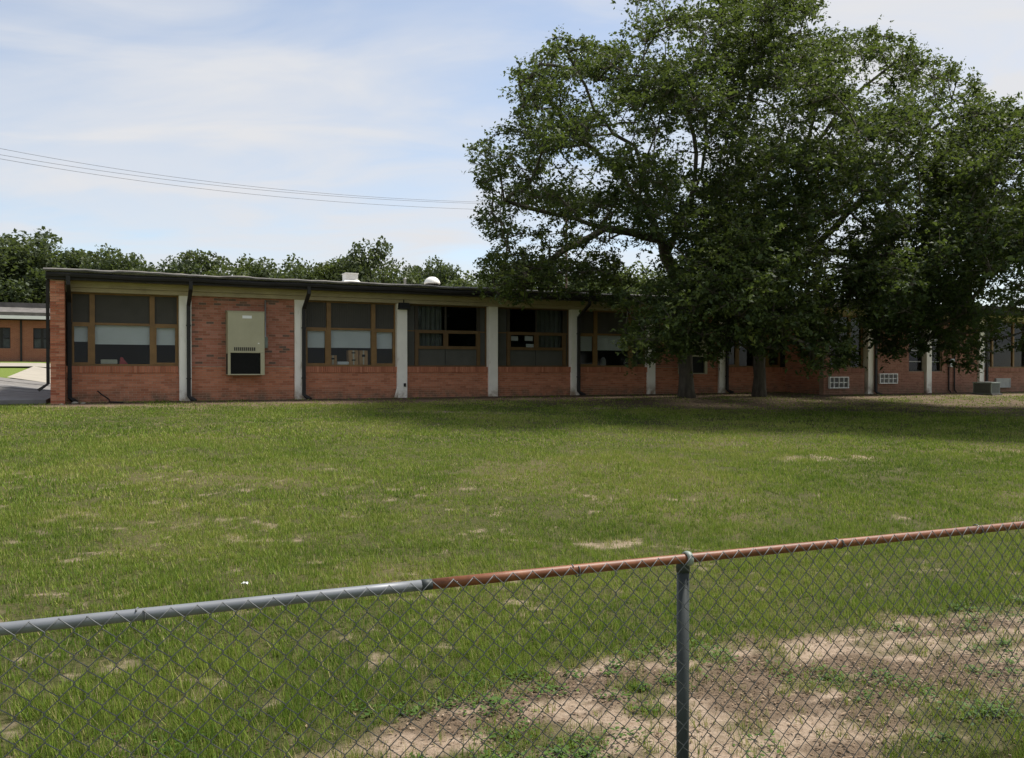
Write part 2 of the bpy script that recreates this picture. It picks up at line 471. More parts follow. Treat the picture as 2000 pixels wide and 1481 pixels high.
def axis(lo, a, b, hi, h, g):
    mid = list(np.arange(a, b, h)); r = []; s = h; p = mid[-1]
    while p < hi: s *= g; p += s; r.append(p)
    l = []; s = h; p = a
    while p > lo: s *= g; p -= s; l.append(p)
    return np.array(l[::-1] + mid + r)
gx = axis(-900, -3.2, 4.8, 900, .042, 1.045)
gy = axis(-60, 2.6, 7.2, 1500, .042, 1.034)
X, Y = np.meshgrid(gx, gy)
Zg = gz(X, Y)
sa, li, dr = masks(X, Y)
near = sst(14, 6, Y)
Zg = Zg + (fbm(X * 6, Y * 6, 71, 3) - .5) * .035 * near + (fbm(X * 17, Y * 17, 91, 2) - .5) * .014 * near
# no ground showing inside rooms
nx, ny = len(gx), len(gy)
idx = np.arange(nx * ny).reshape(ny, nx)
Fq = np.stack([idx[:-1, :-1], idx[:-1, 1:], idx[1:, 1:], idx[1:, :-1]], -1).reshape(-1, 4)
Vg = np.stack([X, Y, Zg], -1).reshape(-1, 3)
me = np_mesh('ground', Vg, Fq, M['ground'], {'sward': np.maximum(sst(34, 37, Y), sst(.66, .72, np.abs(X) / np.maximum(Y, 1))).ravel(), 'sand': sa.ravel(), 'litter': li.ravel(), 'dry': dr.ravel()}, True)
ground = kind(put('ground', me), 'structure')

def sheet(name, x0, x1, y0, y1, mat, dz, n=14, rag=0):
    V = []; Fc = []
    for j in range(n + 1):
        for i in range(n + 1):
            lx = x0 + (x1 - x0) * i / n; ly = y0 + (y1 - y0) * j / n
            p = W(lx, ly)
            z = float(gz(np.array([p[0]]), np.array([p[1]]))[0]) + dz
            V.append((p[0], p[1], z))
    for j in range(n):
        for i in range(n):
            a = j * (n + 1) + i
            Fc.append((a, a + 1, a + n + 2, a + n + 1))
    b = MB(); b.v = V; b.f = Fc
    return kind(b.build(name, mat), 'structure')
walk = empty('walkway', W(-6, 6)); kind(walk, 'structure')
# old dark slabs beside the end wall, laid one by one
k = 0
for j in range(7):
    for i in range(5):
        x1 = -.25 - i * 2.6; y0 = -.55 + j * 2.1
        c = W(x1 - 1.3, y0 + 1.05)
        b = MB(); zz = []
        cs = [(x1 - 2.575, y0), (x1, y0), (x1, y0 + 2.07), (x1 - 2.575, y0 + 2.07)]
        jz = random.uniform(-.012, .012)
        top = []
        for lx, ly in cs:
            p = W(lx, ly); z = float(gz(np.array([p[0]]), np.array([p[1]]))[0]) + .11 + jz
            top.append((p[0], p[1], z))
        b.v = [(p[0], p[1], p[2] - .2) for p in top] + top
        b.f = [(4, 5, 6, 7), (0, 1, 5, 4), (1, 2, 6, 5), (2, 3, 7, 6), (3, 0, 4, 7)]
        o = b.build('paving_slab', M['asphalt'] if (i * 3 + j * 5) % 4 else M['slab'], None)
        o.parent = walk; o.matrix_parent_inverse = Matrix.Translation(Vector(walk.location)).inverted()
sheet('path', -2.45, 12, 14.2, 28.5, M['concrete'], .10)
sheet('pavement', -70, 20, 28.5, 35.4, M['concrete'], .10, 20)

# ================================================================== SCHOOL BUILDING
B = empty('school_building', P0, ROT)
tag(B, 'long low red brick school building with white pillars and dark flat roof', 'building')

def bricks(x0, x1, z0, z1, y, proud=.008, depth=.03, bl=.194, bh=.057, j=.0105, axis='x', flip=1, seed=0):
    """running bond as one joined mesh; axis 'x': wall along x facing -y; 'y': wall along y facing flip*x"""
    r = random.Random(seed); b = MB()
    c = 0; z = z0
    while z < z1 - .02:
        zt = min(z + bh, z1)
        x = x0 - (bl + j) / 2 * (c % 2)
        while x < x1 - .01:
            a = max(x, x0); e = min(x + bl, x1)
            if e - a > .02:
                p = y - proud - r.uniform(-.0025, .003)
                if axis == 'x': b.box(a, e, p, y + depth, z, zt, 'b')
                else:
                    q0, q1 = sorted((y + flip * (proud + r.uniform(-.0025, .003)), y - flip * depth))
                    b.box(q0, q1, a, e, z, zt)
            x += bl + j
        z += bh + j; c += 1
    return b
def wall(x0, x1, z0, z1, y, matb, name='wall', seed=0, thick=.2):
    o = MB().box(x0, x1, y, y + thick, z0, z1).build(name, M['mortar'], B)
    k = bricks(x0, x1, z0, z1, y, seed=seed).build('brickwork', matb, o); kind(k, 'stuff')
    return o
def side_wall(x, y0, y1, z0, z1, flip, matb, seed=0, thick=.2):
    q = sorted((x, x - flip * thick))
    o = MB().box(q[0], q[1], y0, y1, z0, z1).build('wall', M['mortar'], B)
    k = bricks(y0, y1, z0, z1, x, axis='y', flip=flip, seed=seed).build('brickwork', matb, o); kind(k, 'stuff')
    return o
def sill(x0, x1, y, z0=.785, z1=.965, mat=None):
    o = MB().box(x0, x1, y - .015, y + .2, z0 + .004, z1 - .006).build('window_sill', M['mortar'], B)
    b = MB(); x = x0 + .003; r = random.Random(int(x0 * 100))
    while x < x1 - .03:
        b.box(x, min(x + .057, x1), y - .045 - r.uniform(0, .004), y + .19, z0, z1 + r.uniform(-.002, .002), 'b'); x += .067
    kind(b.build('sill_brick', mat or M['brick'], o), 'stuff')

PC = [0.03, 3.19, 6.41, 9.60, 12.76, 15.90, 19.10, 22.37]
HB = .165
PY = -.10

# pillars
for i, c in enumerate(PC[1:]):
    hb = HB
    p = MB().box(c - hb, c + hb, PY, .16, -.35, 2.98).build('pillar', M['white'], B, bevel=.012)
    if i == 2:
        # chipped plaster at the foot
        MB().tube([(c - hb - .03, PY + .03, -.02), (c - hb - .015, PY + .02, .12), (c - hb + .02, PY + .01, .42)], [.07, .05, .01], 7).build('plaster_lump', M['white'], p, smooth=True)
        MB().box(c + .04, c + .11, PY - .03, PY + .005, .33, .44).build('outlet_cover', M['spout'], p)
    if i == 5:
        b = MB(); b.tube([(c + .02 + .07 * math.cos(t), PY - .035, 1.27 + .13 * math.sin(t)) for t in np.linspace(1.9, 4.6, 10)], .018, 6)
        b.build('hose_hook', M['black'], p, smooth=True)

# end pier: the end wall carried forward to the roof edge, bricks one by one
pier = MB().box(-.13, .19, -.72, .12, -.4, 3.2).build('corner_pier', M['mortar'], B)
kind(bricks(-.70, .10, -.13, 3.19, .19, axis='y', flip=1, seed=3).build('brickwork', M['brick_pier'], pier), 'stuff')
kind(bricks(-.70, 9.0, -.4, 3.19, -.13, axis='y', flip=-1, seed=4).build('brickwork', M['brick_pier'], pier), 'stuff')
tmpl = {}
def unit_brick(wd, key):
    if key not in tmpl:
        tmpl[key] = MB().box(0, wd, -.012, .07, 0, .057).mesh('brick', M['brick_pier'])
    return tmpl[key]
z = -.13; c = 0
def pier_mat(i):
    key = 'pb%d' % i
    if key not in M:
        cc = [(.46, .17, .098), (.37, .125, .07), (.50, .215, .135), (.32, .105, .062), (.42, .165, .10)][i]
        M[key] = simple('pier_brick_%d' % i, cc, .85, .18, 30, spec=.2)
    return M[key]
pm = {}
for c in range(49):
    z = -.13 + c * .0676
    ws = [(-.137, .2), (.0735, .122)] if c % 2 else [(-.137, .122), (-.0045, .2)]
    for x0, wd in ws:
        kx = (wd, random.randrange(5))
        if kx not in pm:
            pm[kx] = MB().box(0, wd, -.012, .06, 0, .057).mesh('brick', pier_mat(kx[1]))
        o = put('brick', pm[kx], pier, loc=(x0, -.72 + random.uniform(-.002, .003), z))

# bays
CLASS = {1: (.30, .83, 2.335, 3.025), 3: (6.575, 7.31, 8.71, 9.435), 6: (16.065, 16.83, 18.30, 18.935), 8: (22.535, 23.25, 24.72, 25.42)}
def window_class(x0, m1, m2, x1, zb=.97, zt=2.96, y=.10, blinds=(1.62, 1.57, 1.58), seed=0):
    f = MB(); fw = .045; tr = 2.12
    # outer frame, mullions, transom
    f.box(x0, x0 + fw, y, y + .09, zb, zt); f.box(x1 - fw, x1, y, y + .09, zb, zt)
    f.box(x0 + fw, x1 - fw, y, y + .09, zb, zb + .05); f.box(x0 + fw, x1 - fw, y, y + .09, zt - .04, zt)
    for m in (m1, m2):
        f.box(m - .065, m + .065, y - .02, y + .09, zb + .05, zt - .04)
    xs = [(x0 + fw, m1 - .065), (m1 + .065, m2 - .065), (m2 + .065, x1 - fw)]
    for a, b in xs: f.box(a, b, y + .005, y + .085, tr - .03, tr + .035)
    # opening sashes at the sides
    for a, b in (xs[0], xs[2]):
        s = .045
        f.box(a, a + s, y - .01, y + .06, zb + .05, tr - .03); f.box(b - s, b, y - .01, y + .06, zb + .05, tr - .03)
        f.box(a + s, b - s, y - .01, y + .06, zb + .05, zb + .05 + s); f.box(a + s, b - s, y - .01, y + .06, tr - .03 - s, tr - .03)
    w = f.build('window', M['frame'], B)
    for i, (a, b) in enumerate(xs):
        # ribbed upper panel: shallow vertical battens
        p = MB(); n = max(3, int((b - a) / .055)); st = (b - a) / n
        p.box(a, b, y + .055, y + .075, tr + .035, zt - .04)
        for q in range(n): p.box(a + q * st + .006, a + (q + 1) * st - .006, y + .043, y + .057, tr + .037, zt - .042, 'b')
        p.build('panel', M['panel'], w)
        s = .045 if i != 1 else 0
        MB().box(a + s, b - s, y + .03, y + .036, zb + .05 + s, tr - .03 - s).build('pane', M['glass'], w)
        if blinds[i]:
            bl = MB(); bl.box(a + s - .01, b - s + .01, y + .10, y + .106, blinds[i], tr + .01)
            bl.box(a + s - .01, b - s + .01, y + .095, y + .112, blinds[i] - .02, blinds[i])
            bl.build('blind', M['blind'], w)
    return w
def window_lab(x0, m1, m2, x1, mid, y=.10, zb=.97, zt=2.96, dark=0):
    f = MB(); fw = .04
    f.box(x0, x0 + fw, y, y + .08, zb, zt); f.box(x1 - fw, x1, y, y + .08, zb, zt)
    f.box(x0 + fw, x1 - fw, y, y + .08, zb, zb + .04); f.box(x0 + fw, x1 - fw, y, y + .08, zt - .04, zt)
    for m in (m1, m2): f.box(m - .055, m + .055, y - .02, y + .08, zb + .04, 2.15)
    a, b = m1 + .055, m2 - .055
    f.box(a, b, y - .005, y + .08, 2.08, 2.15); f.box(a, b, y - .005, y + .08, 1.54, 1.60)
    f.box(mid - .05, mid + .05, y - .005, y + .08, 1.60, 2.08)
    w = f.build('window', M['frame_deep'], B)
    for m, hw_ in ((m1, .055), (m2, .055), (mid, .022)): MB().box(m - hw_, m + hw_, y - .01, y + .08, 2.151, zt - .041).build('mullion', M['dark_frame'], w)
    for q0, q1 in ((a, mid - .05), (mid + .05, b)):
        sh = MB(); s = .035
        sh.box(q0, q0 + s, y - .012, y + .03, 1.6, 2.08); sh.box(q1 - s, q1, y - .012, y + .03, 1.6, 2.08)
        sh.box(q0 + s, q1 - s, y - .012, y + .03, 1.6, 1.6 + s); sh.box(q0 + s, q1 - s, y - .012, y + .03, 2.08 - s, 2.08)
        sh.build('sash', M['frame_deep'], w)
        MB().box(q0 + s, q1 - s, y + .01, y + .016, 1.6 + s, 2.08 - s).build('pane', M['glass'], w)
    for q0, q1 in ((a, mid - .03), (mid + .03, b)):
        MB().box(q0, q1, y + .03, y + .036, 2.15, zt - .04).build('pane', M['glass'], w)
        MB().box(q0 - .02, q1 + .02, y + .045, y + .06, zb + .04, 1.54).build('panel', M['panel_pale'], w)
    for q0, q1 in ((x0 + fw, m1 - .055), (m2 + .055, x1 - fw)):
        MB().box(q0, q1, y + .05, y + .07, zb + .04, 2.10).build('panel', M['panel_pale'], w)
        MB().box(q0, q1, y + .05, y + .07, 2.13, zt - .04).build('panel', M['panel_pale'], w)
        MB().box(q0, q1, y + .03, y + .07, 2.10, 2.13).build('glazing_bar', M['frame'], w)
    ca, cb = (a, mid - .08) if not dark else (mid + .05, b)
    c = MB(); n = 18; pr = []
    for q in range(n + 1):
        pr.append((ca + (cb - ca) * q / n, y + .17 + .02 * math.sin(q * 1.9)))
    for q in range(n):
        c.quad((*pr[q], 1.5), (*pr[q + 1], 1.5), (*pr[q + 1], 2.94), (*pr[q], 2.94))
    c.build('curtain_or_sheet', M['curtain_or_sheet'], w)  # added sheet, no real curtain; its tone stands for light in the pane
    return w
edge = lambda k: (PC[k] - HB, PC[k] + HB)
for bay in range(1, 9):
    xa = .19 if bay == 1 else PC[bay - 1] + HB
    xb = PC[bay] - HB if bay < 8 else 25.62
    if bay in (2, 7):
        wall(xa, xb, -.4, .97, 0, M['brick'], seed=bay)
        wall(xa, xb, .9705, 2.96, .001, M['brick_infill'], seed=bay + 50)
        continue
    wall(xa, xb, -.4, .785, 0, M['brick'], seed=bay)
    sill(xa, xb, 0)
    if bay in CLASS:
        q = CLASS[bay]
        bl = {1: (1.65, 1.585, 1.585), 3: (1.56, 1.565, 1.55), 6: (1.55, 1.585, 0), 8: (0, 1.75, 0)}[bay]
        window_class(*q, blinds=bl)
        # dark filler strips where the frame stops short of the pillar
        if q[0] - xa > .04: MB().box(xa, q[0], .09, .17, .97, 2.96).build('filler_strip', M['fascia'], B)
        if xb - q[3] > .04: MB().box(q[3], xb, .09, .17, .97, 2.96).build('filler_strip', M['fascia'], B)
    elif bay == 4: window_lab(xa, 10.14, 12.30, xb, 11.14)
    else: window_lab(xa, 13.40, 15.56, xb, 14.46, dark=1)

# eaves: beam, soffit, fascia, roof
XL, XR = -.22, 26.6
b = MB(); b.box(.19, 25.6, -.16, .14, 2.96, 3.07); b.box(.19, 25.6, -.24, .12, 3.075, 3.235)
b.build('eaves_beam', M['tan'], B)
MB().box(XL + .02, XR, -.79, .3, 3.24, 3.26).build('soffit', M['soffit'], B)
MB().box(XL, XR, -.84, -.80, 3.205, 3.40).build('fascia', M['fascia'], B)
MB().box(XL - .0, XL + .04, -.80, 9.3, 3.205, 3.40).build('fascia', M['fascia'], B)
# gutter along the front
g = MB(); nseg = 60
prof = [(-.845, 3.36), (-.93, 3.37), (-.945, 3.33), (-.92, 3.27), (-.845, 3.255)]
for i in range(nseg + 1):
    x = XL + (25.0 - XL) * i / nseg; dz = .012 * math.sin(i * .9) + .006 * math.sin(i * 2.3)
    for py_, pz in prof: g.v.append((x, py_, pz + dz))
for i in range(nseg):
    for q in range(4):
        a = i * 5 + q; g.f.append((a, a + 5, a + 6, a + 1))
g.f.append((0, 1, 2, 3, 4)); g.build('gutter', M['fascia'], B)
# uneven gravel stop on top
e = MB(); nseg = 130
for i in range(nseg + 1):
    x = XL - .06 + (25.2 - XL) * i / nseg
    dz = .018 * (vnoise(np.array(x * 1.3), np.array(2.), 3) - .5) * 2 + .012 * (vnoise(np.array(x * 4.), np.array(5.), 8) - .5) * 2
    dz = float(dz)
    for py_, pz in ((-.97, 3.415), (-.975, 3.455), (-.80, 3.50), (-.5, 3.49)): e.v.append((x, py_, pz + dz))
for i in range(nseg):
    for q in range(3):
        a = i * 4 + q; e.f.append((a, a + 4, a + 5, a + 1))
e.f.append((0, 1, 2, 3)); e.build('roof_edge', M['edge'], B)
r = MB(); r.box(XL - .02, 46, -.83, 9.4, 3.402, 3.44); r.box(25.0, 46, -2.86, -.831, 3.402, 3.44)
roof = r.build('roof', M['gravel_roof'], B)
MB().box(25.0, 46, -2.9, -2.86, 3.15, 3.48).build('fascia', M['fascia'], B)
MB().box(24.96, 25.0, -2.86, -.95, 3.15, 3.48).build('fascia', M['fascia'], B)
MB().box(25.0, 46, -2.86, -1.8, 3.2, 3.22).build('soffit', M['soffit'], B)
MB().box(25.62, 46, -2.1, -1.85, 2.95, 3.195).build('eaves_beam', M['tan'], B)

# end, back and rooms
MB().box(-.12, 46, 9.0, 9.2, -.4, 3.3).build('wall', M['mortar'], B)
rm = MB()
rm.quad((.2, .17, .35), (45, .17, .35), (45, 6, .35), (.2, 6, .35))
rm.quad((.2, .17, 2.99), (.2, 6, 2.99), (45, 6, 2.99), (45, .17, 2.99))
rm.quad((.2, 6, .35), (45, 6, .35), (45, 6, 2.99), (.2, 6, 2.99))
for c in [.195] + [PC[k] for k in (2, 3, 5, 6, 7)] + [25.6, 45]:
    rm.box(c - .05, c + .05, .17, 6, .35, 2.99)
rm.build('room_lining', M['room'], B)

# downspouts
def spout(lx, front=-.89, back=-.16, dx=0.0, top=3.34, kick=.16, parent=B, zb=.02, name='downspout'):
    b = MB()
    b.tube([(lx, front, top), (lx, front, 3.1), (lx + dx, back, 2.68), (lx + dx, back, zb + .10), (lx + dx + kick * .5, back - .05, zb + .02), (lx + dx + kick, back - .16, zb - .04)],
           .05, rect=(.05, .038), up=(1, 0, 0))
    o = b.build(name, M['spout'], parent)
    for zz in (.6, 2.1): MB().box(lx + dx - .062, lx + dx + .062, back - .044, back + .05, zz, zz + .035).build('strap', M['spout'], o)
spout(.285, back=-.02)
spout(3.27); spout(6.50); spout(15.99); spout(22.53)
b = MB(); b.tube([(-.2, -.55, 3.2), (-.2, -.55, .50), (-.42, -.6, .33)], .045, rect=(.04, .04), up=(0, 1, 0)); b.build('downspout', M['spout'], B)
# slim bracket on the fascia
MB().box(16.95, 17.02, -.86, -.24, 2.98, 3.0).box(16.95, 17.02, -.87, -.85, 3.0, 3.36).build('bracket', M['galv'], B)

# ---- wing
WY = -1.98
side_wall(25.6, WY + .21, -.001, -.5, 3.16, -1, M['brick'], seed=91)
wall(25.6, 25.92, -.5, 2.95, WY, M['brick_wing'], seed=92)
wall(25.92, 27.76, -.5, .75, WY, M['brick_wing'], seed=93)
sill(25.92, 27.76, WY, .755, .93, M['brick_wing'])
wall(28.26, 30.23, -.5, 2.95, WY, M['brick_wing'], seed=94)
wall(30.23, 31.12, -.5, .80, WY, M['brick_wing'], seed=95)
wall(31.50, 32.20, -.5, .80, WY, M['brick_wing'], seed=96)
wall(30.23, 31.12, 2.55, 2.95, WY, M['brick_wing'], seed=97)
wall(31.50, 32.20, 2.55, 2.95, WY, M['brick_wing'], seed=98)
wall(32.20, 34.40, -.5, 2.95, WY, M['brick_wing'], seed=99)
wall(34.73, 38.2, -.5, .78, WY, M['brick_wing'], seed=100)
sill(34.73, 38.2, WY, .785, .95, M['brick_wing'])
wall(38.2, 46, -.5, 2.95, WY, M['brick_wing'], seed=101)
for c in (28.0, 31.31, 34.56, 38.0):
    MB().box(c - .15, c + .15, WY - .10, WY + .16, -.5, 2.95).build('pillar', M['white'], B, bevel=.012)
spout(28.2, front=-2.96, back=WY - .16, zb=-.08, top=3.2)
spout(34.78, front=-2.96, back=WY - .16, zb=-.08, top=3.2)
def wing_window(xs, zb, zt, bars, curt=0, y=WY + .1):
    f = MB(); x0, x1 = xs[0], xs[-1]; fw = .05
    f.box(x0, x0 + fw, y, y + .09, zb, zt); f.box(x1 - fw, x1, y, y + .09, zb, zt)
    f.box(x0 + fw, x1 - fw, y, y + .09, zb, zb + .05); f.box(x0 + fw, x1 - fw, y, y + .09, zt - .05, zt)
    for m in xs[1:-1]: f.box(m - .05, m + .05, y - .015, y + .09, zb + .05, zt - .05)
    w = f.build('window', M['frame'] if curt >= 0 else M['spout'], B)
    ed = [x0 + fw] + sum(([m - .05, m + .05] for m in xs[1:-1]), []) + [x1 - fw]
    for i in range(0, len(ed), 2):
        MB().box(ed[i], ed[i + 1], y + .03, y + .036, zb + .05, zt - .05).build('pane', M['glass'], w)
        for zz in bars: MB().box(ed[i], ed[i + 1], y + .012, y + .06, zz - .018, zz + .018).build('glazing_bar', M['louver'] if curt < 0 else M['frame'], w)
        if curt == 1:
            MB().box(ed[i] + .03, ed[i] + .2, y + .12, y + .13, zb, zt).build('curtain_or_sheet', M['blind'], w)
        if curt == 2:
            MB().box(ed[i], ed[i + 1], y + .12, y + .13, zb + .35, zt).build('curtain_or_sheet', M['dark_frame'], w)
    return w
wing_window([25.92, 27.05, 27.76], .93, 2.95, [], 2)
wing_window([30.23, 31.12], .80, 2.55, [1.2, 1.65, 2.1], -1)
wing_window([31.50, 32.20], .80, 2.55, [1.2, 1.65, 2.1], -1)
wing_window([34.93, 35.5, 36.9, 38.2], .95, 2.95, [], 1)
MB().box(34.73, 34.93, WY + .09, WY + .2, .95, 2.95).build('filler_strip', M['fascia'], B)
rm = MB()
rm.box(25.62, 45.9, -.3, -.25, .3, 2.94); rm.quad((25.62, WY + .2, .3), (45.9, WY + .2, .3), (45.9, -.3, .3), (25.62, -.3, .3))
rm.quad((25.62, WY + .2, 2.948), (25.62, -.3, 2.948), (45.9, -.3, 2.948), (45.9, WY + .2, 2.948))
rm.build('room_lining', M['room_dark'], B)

# ================================================================== THINGS ON AND NEAR THE BUILDING
def wall_unit(lx, label, copy=None):
    o = empty('wall_air_conditioner', W(lx, 0, .71), ROT)
    b = MB()
    wd, h, d = 1.02, 1.81, .46
    b.box(0, wd, -d, -.02, .64, h)                    # upper cabinet
    b.box(0, .075, -d, -.02, 0, .639); b.box(wd - .115, wd, -d, -.02, 0, .639)
    b.box(.076, wd - .116, -d, -.02, 0, .035)
    b.build('cabinet', M['ac'], o, bevel=.008)
    s = MB(); s.box(-.022, wd + .012, -d - .015, -.01, h, h + .025); s.build('rain_hood', M['ac'], o)
    MB().box(-.012, wd + .006, -d - .004, -.03, .60 + .605, .615 + .605).build('seam', M['ac'], o)
    MB().box(.076, wd - .116, -d + .09, -.03, .036, .639).build('coil', M['black'], o)
    fins = MB()
    for q in range(22): fins.box(.08, wd - .12, -d + .03, -d + .085, .05 + q * .0265, .055 + q * .0265)
    fins.build('grille', M['black'], o)
    lo = MB()
    for q in range(11): lo.box(.17 + q * .055, .205 + q * .055, -d - .006, -d + .02, .70, .80)
    lo.build('louver', M['spout'], o)
    MB().box(.40, .66, -d - .004, -d + .01, 1.63, 1.71).build('name_plate', M['label_white'], o)
    for q in range(6): MB().box(-.006, .004, -d + .06 + q * .05, -d + .09 + q * .05, .03, .62).build('side_louver', M['black'], o)
    MB().box(.83, .87, -d - .006, -d + .01, .90, .93).build('latch', M['label_white'], o)
    c = MB(); c.tube([(wd + .09, -.05, 2.2), (wd + .09, -.05, .95), (wd + .0, -.09, .82)], .022, 8)
    c.build('conduit', M['galv'], o, smooth=True)
    MB().box(wd + .02, wd + .15, -.10, -.0, .80, 1.72 - .6).build('disconnect_box', M['cond'], o)
    return tag(o, label, 'air conditioner')
wall_unit(4.29, 'tall beige wall mounted air conditioner on the brick bay between two downspouts')
wall_unit(20.33, 'beige wall mounted air conditioner half hidden behind the oak trunk')

# floodlight
o = empty('floodlight', W(9.6, PY, 2.78), ROT); tag(o, 'black box floodlight at the top of a white pillar', 'light')
b = MB(); b.v = [(-.16, -.22, 0), (.2, -.22, 0), (.2, -.01, -.02), (-.16, -.01, -.02), (-.14, -.17, .19), (.18, -.17, .19), (.18, -.01, .2), (-.14, -.01, .2)]
b.f = [(3, 2, 1, 0), (4, 5, 6, 7), (0, 1, 5, 4), (1, 2, 6, 5), (2, 3, 7, 6), (3, 0, 4, 7)]
b.build('housing', M['black'], o, bevel=.01)
MB().tube([(.02, -.08, .2), (.02, -.08, .3), (.02, -.02, .33)], .02, 6).build('bracket', M['black'], o)

# boxes and odds on the window ledges inside
def carton(lx, ly, lz, sx, sy, sz, label, name='cardboard_box', mat='card'):
    o = empty(name, W(lx, ly, lz), ROT)
    MB().box(0, sx, 0, sy, 0, sz).build('carton', M[mat], o, bevel=.006)
    if mat == 'card':
        MB().box(sx * .42, sx * .58, -.002, sy, -.0005 + sz * .02, sz + .002).build('tape', M['cream'], o)
        MB().box(sx * .3, sx * .7, -.004, .0, sz * .55, sz * .72).build('hand_hole', M['black'], o)
    return tag(o, label, 'box')
led = MB().box(6.6, 9.4, .23, .75, .96, 1.02).build('window_ledge', M['frame'], B)
MB().box(.3, 3.0, .23, .75, .96, 1.02).build('window_ledge', M['frame'], B)
MB().box(13.5, 15.5, .23, .75, 1.56, 1.60).build('window_ledge', M['frame'], B)
carton(7.98, .26, 1.021, .30, .28, .23, 'lower left cardboard box of the stack in the third bay window')
carton(7.97, .265, 1.253, .31, .27, .22, 'upper left cardboard box of the stack in the third bay window')
carton(8.31, .26, 1.021, .27, .28, .45, 'taller cardboard box right of the stack in the third bay window')
carton(7.36, .26, 1.021, .24, .25, .29, 'small cardboard box alone at the left edge of the third bay window')
o = MB().box(0, .36, 0, .22, 0, .10).build('storage_tray', M['paper'], None, bevel=.02); o.location = W(7.62, .27, 1.021); o.rotation_euler = (0, 0, ROT)
tag(o, 'white tray between the cardboard boxes in the third bay window', 'tray')
o = MB().box(0, .42, 0, .2, 0, .13).build('storage_tray', M['cream'], None, bevel=.02); o.location = W(1.03, .27, 1.021); o.rotation_euler = (0, 0, ROT)
tag(o, 'cream tray behind the first window near the brick corner', 'tray')
b = MB(); b.v = [(0, 0, 0), (.22, 0, 0), (.22, .12, 0), (0, .12, 0), (.02, .02, .19), (.08, .02, .19), (.08, .1, .19), (.02, .1, .19)]
b.f = [(3, 2, 1, 0), (4, 5, 6, 7), (0, 1, 5, 4), (1, 2, 6, 5), (2, 3, 7, 6), (3, 0, 4, 7)]
o = b.build('desk_organizer', M['red'], None, bevel=.01); o.location = W(1.50, .3, 1.021); o.rotation_euler = (0, 0, ROT)
tag(o, 'small red wedge shaped holder behind the first window', 'holder')
for i, (lx, z, sx, sz, lab) in enumerate([(13.55, 1.86, .26, .15, 'upper left white paper in the shaded fifth bay window'), (14.07, 1.86, .3, .16, 'upper white paper nearest the middle bar of the fifth bay window'), (14.12, 1.62, .3, .13, 'low white paper by the middle bar of the fifth bay window')]):
    o = MB().box(0, sx, 0, .01, 0, sz).build('paper_sheet', M['paper']); o.location = W(lx, .20, z); o.rotation_euler = (0, random.uniform(-.04, .04), ROT)
    tag(o, lab, 'paper', 'papers in the fifth bay window')
for i, (lx, h, lab) in enumerate([(14.75, .12, 'left small bottle on the ledge of the fifth bay window'), (15.0, .10, 'middle small bottle on the ledge of the fifth bay window'), (15.35, .14, 'right small bottle on the ledge of the fifth bay window')]):
    b = MB().lathe([(.03, 0), (.035, .01), (.035, h * .6), (.014, h * .78), (.014, h)], 10)
    o = b.build('bottle', M['label_white'], None, smooth=True); o.location = W(lx, .32, 1.601)
    tag(o, lab, 'bottle', 'bottles on the window ledge')
b = MB().lathe([(.08, 0), (.11, .04), (.10, .2), (.06, .27), (.03, .3)], 12)
o = b.build('vase', M['louver'], None, smooth=True); o.location = W(17.3, .35, 1.02)
tag(o, 'grey vase standing inside the window left of the oak leaves', 'vase')
MB().box(16.1, 18.9, .23, .75, .96, 1.02).build('window_ledge', M['frame'], B)

# roof vents
def rvent(px, ly, label, k):
    pass
o = empty('roof_vent', W(8.62, 2.5, 3.40), ROT); tag(o, 'white square roof vent with flared base on the flat roof', 'vent')
b = MB()
def frustum(b, h0, h1, z0, z1):
    q = len(b.v)
    for hh, zz in ((h0, z0), (h1, z1)):
        b.v += [(-hh, -hh, zz), (hh, -hh, zz), (hh, hh, zz), (-hh, hh, zz)]
    b.f += [(q, q + 1, q + 5, q + 4), (q + 1, q + 2, q + 6, q + 5), (q + 2, q + 3, q + 7, q + 6), (q + 3, q, q + 4, q + 7), (q + 4, q + 5, q + 6, q + 7), (q + 3, q + 2, q + 1, q)]
frustum(b, .30, .30, 0, .40)
b.build('curb', M['vent'], o)
b = MB(); frustum(b, .31, .21, .40, .50); frustum(b, .21, .215, .50, .69); b.build('hood', M['vent'], o, bevel=.01)
b = MB(); frustum(b, .235, .235, .69, .715); b.build('lid', M['vent'], o, bevel=.008)
o = empty('roof_vent', W(11.56, 2.5, 3.40), ROT); tag(o, 'small white dome roof vent on the flat roof', 'vent')
MB().lathe([(.22, 0), (.22, .47), (.24, .47), (.24, .50)], 14).build('curb', M['fascia'], o, smooth=False)
MB().lathe([(.29, .50), (.285, .54), (.25, .62), (.19, .69), (.11, .735), (.01, .75)], 18).build('dome', M['vent'], o, smooth=True)
o = empty('vent_pipe', W(10.56, 2.5, 3.40), ROT); tag(o, 'thin grey vent pipe between the two white roof vents', 'pipe')
MB().lathe([(.045, 0), (.045, .62), (.05, .62), (.05, .66)], 10).build('pipe', M['galv'], o, smooth=True)
MB().lathe([(.13, 0), (.12, .03), (.06, .1)], 10).build('flashing', M['louver'], o)
o = empty('roof_vent', W(17.2, 4.0, 3.44), ROT); tag(o, 'tiny grey roof cap beyond the eaves under the oak branches', 'vent')
MB().lathe([(.07, 0), (.07, .72)], 10).build('pipe', M['galv'], o); MB().lathe([(.15, .72), (.13, .80), (.02, .86)], 12).build('cap', M['label_white'], o)

